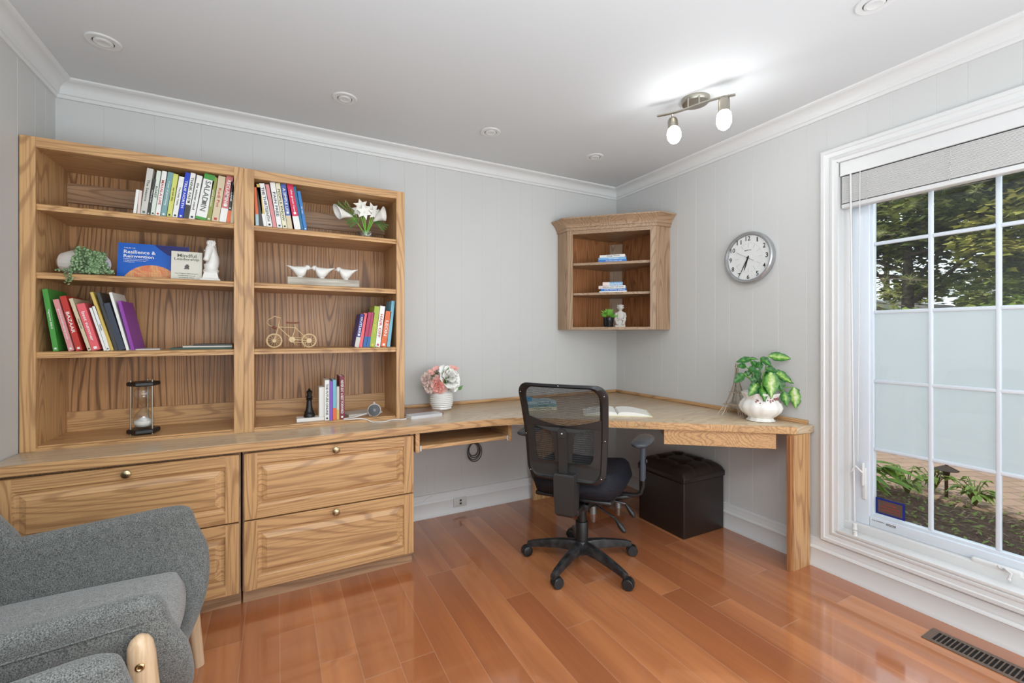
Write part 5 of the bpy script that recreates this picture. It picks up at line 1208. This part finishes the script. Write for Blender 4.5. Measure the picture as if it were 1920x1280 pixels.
# eiffel tower
ex,ey=-.098,-1.178
et=thing('eiffel_tower_model','small silver metal lattice tower model standing behind the potted plant','tower model',(ex,ey,TZ),(0,0,.15),local=True,scale=1.08)
sm2=mat('antique_silver',(196,184,168),.35,.8)
def side_w(z): return .068*(1-z/.27)**2.1+.0055 if z<.27 else .0045
mb=MB(); ZS=[0,.022,.045,.062,.08,.10,.12,.145,.17,.2,.23,.262]
for sx in (-1,1):
    for sy in (-1,1):
        for q in (1,.62):
            mb.tube([(sx*side_w(z)*q,sy*side_w(z),z) for z in ZS],.0017,5); mb.tube([(sx*side_w(z),sy*side_w(z)*q,z) for z in ZS],.0013,5)
for z0_,z1_ in zip(ZS,ZS[1:]):
    for sx in (-1,1):
        a,b_=side_w(z0_),side_w(z1_)
        for qa,qb in ((1,.62),(.62,1)):
            for s2 in (-1,1):
                mb.tube([(s2*a*qa,sx*a,z0_),(s2*b_*qb,sx*b_,z1_)],.0009,4); mb.tube([(sx*a,s2*a*qa,z0_),(sx*b_,s2*b_*qb,z1_)],.0009,4)
for z in (.058,.125): w_=side_w(z)+.006; mb.box(-w_,w_,-w_,w_,z,z+.006)
for s_ in (-1,1):
    P=[(.040*math.cos(t),s_*.040,.010+.040*math.sin(t)) for t in [i*PI/10 for i in range(11)]]; mb.tube(P,.0014,5); mb.tube([(y,x,z) for x,y,z in P],.0014,5)
mb.build('lattice',sm2,et)
MB().lathe([(0,.262),(.011,.264),(.011,.272),(.007,.276),(.008,.284),(.003,.290),(.0012,.300),(.0008,.330),(0,.332)],n=12).build('spire',sm2,et,smooth=40)
# small plant and statue in the corner cabinet
bx,by_=(Vector((-.30,-.30,0))+UF*-.028+nF*.055).xy
sp=thing('small_potted_plant','small bright green plant in a black pot on the lowest shelf of the corner cabinet','potted plant',(bx,by_,z0+.018))
MB().lathe([(0,0),(.030,0),(.034,.006),(.038,.060),(.040,.072),(.036,.072),(.034,.062),(0,.062)],(bx,by_,z0+.018),32).build('pot',mat('black_glaze',(18,22,28),.15),sp,smooth=40)
mb=MB(); bl_=mat('bright_leaf',(110,176,60),.45)
for k in range(90):
    a=random.uniform(0,2*PI); e=random.uniform(.1,1.45); d=Vector((math.cos(a)*math.cos(e),math.sin(a)*math.cos(e),math.sin(e)))
    c=Vector((bx,by_,z0+.092))+d*random.uniform(.012,.05); mb.leaf(c,d,random.uniform(.022,.034),.015,nrm=(-.4,-.7,.6),seg=3,curl=.3)
mb.build('foliage',bl_,sp,nrm=False,kind='stuff')
sx_,sy_=(Vector((-.30,-.30,0))+UF*.058+nF*.045).xy; sz_=z0+.018
stt=thing('seated_statue','grey stone statue of a crouching figure beside the small plant in the corner cabinet','statue',(sx_,sy_,sz_))
stone=mat('stone',(196,192,184),.7)
Ms=Matrix.Translation((sx_,sy_,sz_))@Matrix.Rotation(math.atan2(UF.y,UF.x),4,'Z')
MB().box(-.036,.036,-.028,.028,0,.016,bev=.002,M=Ms).build('plinth',stone,stt)
mb=MB()
mb.loft([[Ms@Vector((w_*math.cos(a),d_*math.sin(a)+yo,z_)) for a in [i*2*PI/18 for i in range(18)]] for z_,w_,d_,yo in ((.016,.034,.026,0),(.035,.036,.027,0),(.06,.030,.023,.002),(.085,.030,.021,.002),(.108,.032,.018,0),(.116,.018,.013,0),(.122,.010,.010,-.002),(.130,.010,.010,-.003))])
mb.ball(Ms@Vector((0,-.004,.146)),.0195,sub=3,sy=1.05,sz=1.15)
for s_ in (-1,1):
    mb.tube([Ms@Vector(q) for q in ((.028*s_,.0,.105),(.036*s_,-.010,.078),(.024*s_,-.026,.052),(.006*s_,-.030,.060))],.008,8,radii=[.010,.009,.008,.007])
    mb.tube([Ms@Vector(q) for q in ((.022*s_,.0,.030),(.032*s_,-.022,.058),(.020*s_,-.030,.024),(.018*s_,-.034,.018))],.009,8,radii=[.011,.011,.009,.008])
    mb.ball(Ms@Vector((.020*s_,-.002,.146)),.0065,sub=1,sz=1.3)
mb.tube([Ms@Vector((0,-.022,.148)),Ms@Vector((0,-.030,.141))],.004,6,radii=[.003,.0045])
mb.build('figure',stone,stt,smooth=60)
MB().tube([Ms@Vector((.020*math.cos(a),.018*math.sin(a)-.003,.160)) for a in [i*2*PI/18 for i in range(18)]],.0055,8,closed=True).build('headdress',stone,stt,smooth=60)
# ---------------------------------------------------------------- outside the window
GZ=-.15
def noise_mat(name,c1,c2,scale,rough=.9,bump=0,c3=None,lo=.35,hi=.65):
    m,n,b=newmat(name); tc=n('ShaderNodeTexCoord').outputs['Object']; v=n('ShaderNodeTexNoise',{'Vector':tc,'Scale':float(scale),'Detail':5.0}).outputs[0]
    n.l.new(ramp(n,v,[(lo,c1),(hi,c2)]+([(.8,c3)] if c3 else [])),b.inputs['Base Color']); b.inputs['Roughness'].default_value=rough
    if bump: n.l.new(n('ShaderNodeBump',{'Strength':1.0,'Distance':bump,'Height':v}).outputs[0],b.inputs['Normal'])
    return m
def leafmat(name,c1,c2,tr=.35):
    m,n,b=newmat(name); tc=n('ShaderNodeTexCoord').outputs['Object']; v=n('ShaderNodeTexNoise',{'Vector':tc,'Scale':3.0,'Detail':4.0,'Roughness':.8}).outputs[0]
    c=ramp(n,v,[(.35,c1),(.65,c2)]); n.l.new(c,b.inputs['Base Color']); b.inputs['Roughness'].default_value=.5
    t=n('ShaderNodeBsdfTranslucent',{'Color':c}); mx=n('ShaderNodeMixShader',{0:tr,1:b.outputs[0],2:t.outputs[0]}); n.l.new(mx.outputs[0],n.n['Material Output'].inputs[0]); return m
MB().box(.16,30,-14,14,GZ-.1,GZ-.02).build('lawn_ground',noise_mat('grass_green',(.05,.08,.02),(.12,.16,.05),3),kind='structure')
o=D.objects['lawn_ground']
bed,n,b=newmat('mulch'); tc=n('ShaderNodeTexCoord').outputs['Object']
v1=n('ShaderNodeTexNoise',{'Vector':tc,'Scale':38.0,'Detail':6.0,'Roughness':.75}).outputs[0]; v2=n('ShaderNodeTexNoise',{'Vector':tc,'Scale':5.0,'Detail':3.0}).outputs[0]
n.l.new(ramp(n,v1,[(.35,(.018,.012,.008)),(.55,(.07,.048,.032)),(.70,(.22,.165,.12))]),b.inputs['Base Color']); b.inputs['Roughness'].default_value=.95
n.l.new(n('ShaderNodeBump',{'Strength':1.0,'Distance':.02,'Height':v1}).outputs[0],b.inputs['Normal'])
mb=MB(); NX,NY=40,110; G=[[None]*(NY+1) for _ in range(NX+1)]
for i in range(NX+1):
    for j in range(NY+1):
        x=.16+2.5*i/NX; y=-4.5+6.5*j/NY; G[i][j]=mb.b.verts.new((x,y,GZ-.02+.03*math.sin(PI*i/NX)+.012*math.sin(x*9+y*5)*math.cos(y*7)+random.uniform(-.006,.006)))
for i in range(NX):
    for j in range(NY): mb.b.faces.new((G[i][j],G[i+1][j],G[i+1][j+1],G[i][j+1]))
o=mb.build('garden_bed',bed,smooth=60); o['kind']='structure'
pv,n,b=newmat('pavers'); tc=n('ShaderNodeTexCoord').outputs['Object']
mp=n('ShaderNodeMapping',{'Vector':tc,'Rotation':(0,0,.5)}).outputs[0]
br=n('ShaderNodeTexBrick',{'Vector':mp,'Scale':1.0,'Mortar Size':.006,'Brick Width':.30,'Row Height':.15,'Color1':(.24,.16,.115,1),'Color2':(.30,.21,.155,1),'Mortar':(.11,.075,.055,1)})
v=n('ShaderNodeTexNoise',{'Vector':tc,'Scale':9.0,'Detail':6.0}).outputs[0]
n.l.new(mix(n,n('ShaderNodeMath',{0:v,1:.5},operation='MULTIPLY').outputs[0],br.outputs[0],(.17,.11,.08)),b.inputs['Base Color']); b.inputs['Roughness'].default_value=.85
pvo=MB().prism([(2.55,-6),(9.5,-6),(9.5,6),(2.75,6),(2.62,1.5),(2.45,-.5),(2.35,-1.4),(2.5,-2.6)],GZ-.03,GZ).build('paved_drive',pv); pvo['kind']='structure'
L1=leafmat('maple_leaves',(.07,.11,.025),(.28,.30,.08)); L2=leafmat('maple_leaves_gold',(.13,.17,.03),(.46,.42,.12)); L3=leafmat('shrub_leaves',(.07,.13,.02),(.26,.34,.07)); L4=leafmat('pine_needles',(.10,.13,.03),(.34,.34,.12)); L5=leafmat('broad_leaf_green',(.05,.16,.015),(.22,.42,.05)); L6=leafmat('ground_leaves',(.05,.12,.02),(.22,.33,.06))
bark=noise_mat('bark',(.035,.025,.018),(.12,.09,.065),12)
def crown(mb,c,R,nleaf,size,rnd,flat=.75):
    c=Vector(c)
    blobs=[(c+Vector((rnd.uniform(-1,1)*R[0]*.75,rnd.uniform(-1,1)*R[1]*.75,rnd.uniform(-1,1)*R[2]*.75)),rnd.uniform(.25,.42)*min(R)) for _ in range(44)]
    for k in range(nleaf):
        b0,r0=blobs[int(rnd.random()*len(blobs))]
        d=Vector((rnd.gauss(0,1),rnd.gauss(0,1),rnd.gauss(0,1)*.55)).normalized()
        q=b0+d*r0*rnd.uniform(.55,1.05)
        s_=size*rnd.uniform(.6,1.3); a=rnd.uniform(0,2*PI); dd=Vector((math.cos(a),math.sin(a),rnd.uniform(-.5,.2))).normalized()
        nr=Vector((rnd.uniform(-.6,.6),rnd.uniform(-.6,.6),1)); sd_=dd.cross(nr).normalized()
        vs_=[mb.b.verts.new(w_) for w_ in (q,q+dd*s_*.35+sd_*s_*.5,q+dd*s_*.55+sd_*s_*.22,q+dd*s_,q+dd*s_*.55-sd_*s_*.22,q+dd*s_*.35-sd_*s_*.5)]
        mb.b.faces.new(vs_)
def tree(name,label,base,h,c,R,n_,size,m,seed,cat='tree',tr=.14):
    rnd=random.Random(seed); t=thing(name,label,cat,base)
    b0=Vector(base); c=Vector(c); mb=MB(); mb.tube([b0,b0.lerp(c,.35)+Vector((.05,.03,0)),b0.lerp(c,.7),c],tr,8,radii=[tr*1.3,tr,tr*.8,tr*.4])
    for k in range(9):
        a=rnd.uniform(0,2*PI); s0=b0.lerp(c,rnd.uniform(.55,.95)); e=c+Vector((math.cos(a)*R[0]*.8,math.sin(a)*R[1]*.8,rnd.uniform(-.4,.6)*R[2])); mb.tube([s0,s0.lerp(e,.5)+Vector((0,0,.1)),e],tr*.25,6,radii=[tr*.4,tr*.22,tr*.08])
    mb.build('trunk',bark,t,smooth=60); mb=MB(); crown(mb,c,R,n_,size,rnd); mb.build('crown',m,t,nrm=False,kind='stuff'); return t
tree('maple_tree','large dark leafy maple beyond the drive at the window centre',(10.5,1.9,GZ),5,(10.5,1.9,3.6),(1.9,2.6,2.2),13500,.17,L1,1)
tree('maple_tree','golden green maple beyond the drive at the right of the window',(10.0,-2.3,GZ),5,(10.0,-2.0,3.9),(1.8,2.9,2.1),13500,.17,L2,2)
tree('maple_tree','dark maple beyond the drive left of the others',(10.5,5.6,GZ),5,(10.5,5.6,3.6),(1.9,2.4,2.3),9000,.18,L1,3)
tree('maple_tree','tall dark maple far behind the golden one',(16,-2,GZ),5,(16,-2,4.6),(2,5,3.6),13000,.27,L1,4)
tree('maple_tree','wide golden maple far behind on the left',(21,6.5,GZ),5,(21,6.5,5.2),(2,6,4.4),13000,.34,L2,5)
def shrub(label,c,R,n_,size,m,seed):
    rnd=random.Random(seed); t=thing('shrub',label,'shrub',(c[0],c[1],GZ)); mb=MB()
    for k in range(10): a=rnd.uniform(0,6.28); mb.tube([(c[0],c[1],GZ),(c[0]+R[0]*.5*math.cos(a),c[1]+R[1]*.5*math.sin(a),c[2])],.015,5)
    mb.build('stems',bark,t); mb=MB(); crown(mb,c,R,n_,size,rnd); mb.build('leaves',m,t,nrm=False,kind='stuff')
shrub('bright green shrub in front of the red roof beyond the drive',(8.6,.3,.9),(.9,1.7,.95),7000,.11,L3,11)
shrub('bright green shrub at the right beyond the drive',(8.8,-2.8,.6),(.9,1.5,.75),4500,.11,L3,12)
shrub('pale green shrub at the left beyond the drive',(8.6,4.6,1.0),(.9,1.4,.95),5500,.11,L3,13)
shrub('tall dark hedge of shrubs closing the view far behind the drive at the left',(12.6,8.4,1.2),(.9,2.6,1.3),9000,.17,L1,21)
shrub('tall dark hedge of shrubs closing the view far behind the drive at the centre',(12.8,-.6,.9),(.8,2.2,1.1),6000,.17,L1,22)
# pine branches close to the window
rnd=random.Random(5)
def pine(label,base,tips,seed):
    rnd=random.Random(seed); t=thing('pine_branches',label,'tree',base); b0=Vector(base); mw=MB(); ml=MB()
    mw.tube([b0,(b0.x+.05,b0.y,1.5),(b0.x,b0.y,3.0)],.05,8)
    for tp in tips:
        tp=Vector(tp); s0=Vector((b0.x,b0.y,tp.z+.25)); mw.tube([s0,s0.lerp(tp,.5)+Vector((0,0,.03)),tp],.012,6,radii=[.02,.012,.005])
        for k in range(16):
            q=s0.lerp(tp,.25+.75*k/15)+Vector((rnd.uniform(-.16,.16),rnd.uniform(-.20,.20),rnd.uniform(-.08,.10)))
            for j in range(30):
                d=Vector((rnd.gauss(0,1),rnd.gauss(0,1),rnd.gauss(.3,.8))).normalized(); e=q+d*rnd.uniform(.07,.12); sd_=d.orthogonal().normalized()*.0022
                ml.b.faces.new([ml.b.verts.new(w_) for w_ in (q-sd_,q+sd_,e)])
    mw.build('branches',bark,t,smooth=60); ml.build('needles',L4,t,nrm=False,kind='stuff')
pine('pine with long pale needles close to the left of the window',(5.6,1.4,GZ),[(4.8,-.1,1.75),(4.8,-.4,1.92),(4.9,.1,2.15),(4.6,-.75,3.1),(4.7,-.2,1.6),(5.0,.0,2.6),(4.5,-1.05,2.95),(4.8,-.3,3.25)],3)
# houses
rf=thing('red_roof_house','house with red tiled roof seen beyond the shrubs through the window','house',(21,1,GZ))
rtile=noise_mat('red_roof_tiles',(.28,.13,.11),(.42,.22,.19),14); brickw=noise_mat('house_wall',(.42,.36,.30),(.50,.44,.38),5)
MB().box(20,26,-9,2.6,GZ,1.7).build('walls',brickw,rf); MB().prism([(-9.3,0),(2.8,0),(.6,1.9),(-9.3,1.9)],-.0,.001).b.free()
MB().loft([[(19.6,-9.4,1.6),(19.6,3.0,1.6),(19.6,3.0,1.75),(19.6,-9.4,1.75)],[(23,-9.4,3.3),(23,1.2,3.3),(23,1.2,3.45),(23,-9.4,3.45)],[(26.4,-9.4,1.6),(26.4,3.0,1.6),(26.4,3.0,1.75),(26.4,-9.4,1.75)]]).build('roof',rtile,rf)
for y in (-6,-3,0): MB().box(19.96,20.02,y-.5,y+.5,.6,1.4).build('window',mat('far_glass',(60,70,80),.1),rf)
gh=thing('white_gable_house','small house with white gable trim at the left edge of the window view','house',(15.5,3.8,GZ))
MB().loft([[(x,2.4,GZ),(x,5.2,GZ),(x,5.2,1.55),(x,3.8,2.15),(x,2.4,1.55)] for x in (13.6,18.9)]).build('walls',brickw,gh)
MB().loft([[(x,2.0,1.38),(x,3.8,2.12),(x,5.6,1.38),(x,5.6,1.54),(x,3.8,2.30),(x,2.0,1.54)] for x in (13.4,13.55)]).build('gable_trim',white_paint,gh)
MB().loft([[(x,2.0,1.42),(x,3.8,2.16),(x,5.6,1.42),(x,5.6,1.52),(x,3.8,2.28),(x,2.0,1.52)] for x in (13.56,19.2)]).build('roof',mat('grey_shingles',(92,88,84),.9),gh)
# garden path lamp
lx,ly=2.47,-1.31
gp=thing('path_light','dark metal garden path lamp with a conical hat standing in the bed','garden lamp',(lx,ly,GZ))
dkm=mat('dark_bronze',(46,36,30),.5,.4)
MB().lathe([(0,0),(.012,0),(.012,.15),(.022,.20),(.026,.235),(.0,.235)],(lx,ly,GZ),16).build('post',dkm,gp,smooth=40); MB().lathe([(.078,.230),(.080,.234),(.022,.265),(.010,.270),(.010,.290),(0,.293)],(lx,ly,GZ),24).build('hat',dkm,gp,smooth=30)
# bed plants
def broad(label,x,y,hh,n_,L,w,seed,m=L5,z=GZ):
    rnd=random.Random(seed); t=thing('garden_plant',label,'garden plant',(x,y,z)); ms=MB(); ml=MB()
    for k in range(n_):
        a=rnd.uniform(0,2*PI); r=rnd.uniform(.05,.30)*hh*2; top_=Vector((x+r*math.cos(a),y+r*math.sin(a),z+hh*rnd.uniform(.45,1)))
        ms.tube([(x,y,z),Vector((x,y,z)).lerp(top_,.5)+Vector((0,0,.05)),top_],.004,5)
        for q in range(2): a2=a+rnd.uniform(-.6,.6); ml.leaf(top_,(math.cos(a2),math.sin(a2),rnd.uniform(-.4,.3)),L*rnd.uniform(.7,1.2),w,nrm=(0,0,1),curl=.35,seg=5,fold=.2)
    ms.build('stems',mat('plant_stem',(70,90,40),.6),t,smooth=60); ml.build('leaves',m,t,nrm=False,kind='stuff')
broad('broad-leaved plant in the bed at the left of the lowest panes',1.75,-.98,.34,22,.22,.085,1); broad('broad-leaved plant in the bed hidden by the left window frame',1.45,-.45,.36,18,.20,.08,2)
broad('small leafy plant with serrated leaves left of the garden lamp',2.25,-1.13,.24,34,.085,.038,3,L6); broad('small leafy plant right of the garden lamp',2.42,-1.50,.22,30,.085,.038,4,L6); broad('leafy sprig at the right end of the bed',2.35,-1.95,.24,22,.085,.034,5,L6)
broad('low bush behind the garden lamp at the edge of the drive',2.55,-1.20,.20,26,.075,.036,6,L6)
rnd=random.Random(9); mb=MB()
for k in range(2600):
    x=rnd.uniform(.5,2.5); y=rnd.uniform(-3.6,.6); 
    if rnd.random()>(.25+.75*((x-.5)/2)**1.3): continue
    z=GZ+.01+rnd.uniform(0,.05); a=rnd.uniform(0,6.28); mb.leaf((x,y,z),(math.cos(a),math.sin(a),rnd.uniform(0,.5)),rnd.uniform(.03,.06),.026,seg=2,curl=.4)
gc=mb.build('ground_cover',L6,nrm=False); tag(gc,'low ivy-like ground cover spreading over the mulch bed','ground cover'); gc['kind']='stuff'
mb=MB()
for k in range(1500):
    x=rnd.uniform(.3,2.5); y=rnd.uniform(-3.6,.6); a=rnd.uniform(0,6.28); mb.leaf((x,y,GZ+.015+rnd.uniform(0,.03)),(math.cos(a),math.sin(a),rnd.uniform(-.1,.3)),rnd.uniform(.03,.09),rnd.uniform(.006,.02),seg=2,curl=.3)
gc=mb.build('dry_leaves',noise_mat('dry_leaf',(.05,.032,.02),(.26,.20,.14),6),nrm=False); tag(gc,'dry brown leaves and twigs scattered over the mulch bed','dry leaves'); gc['kind']='stuff'
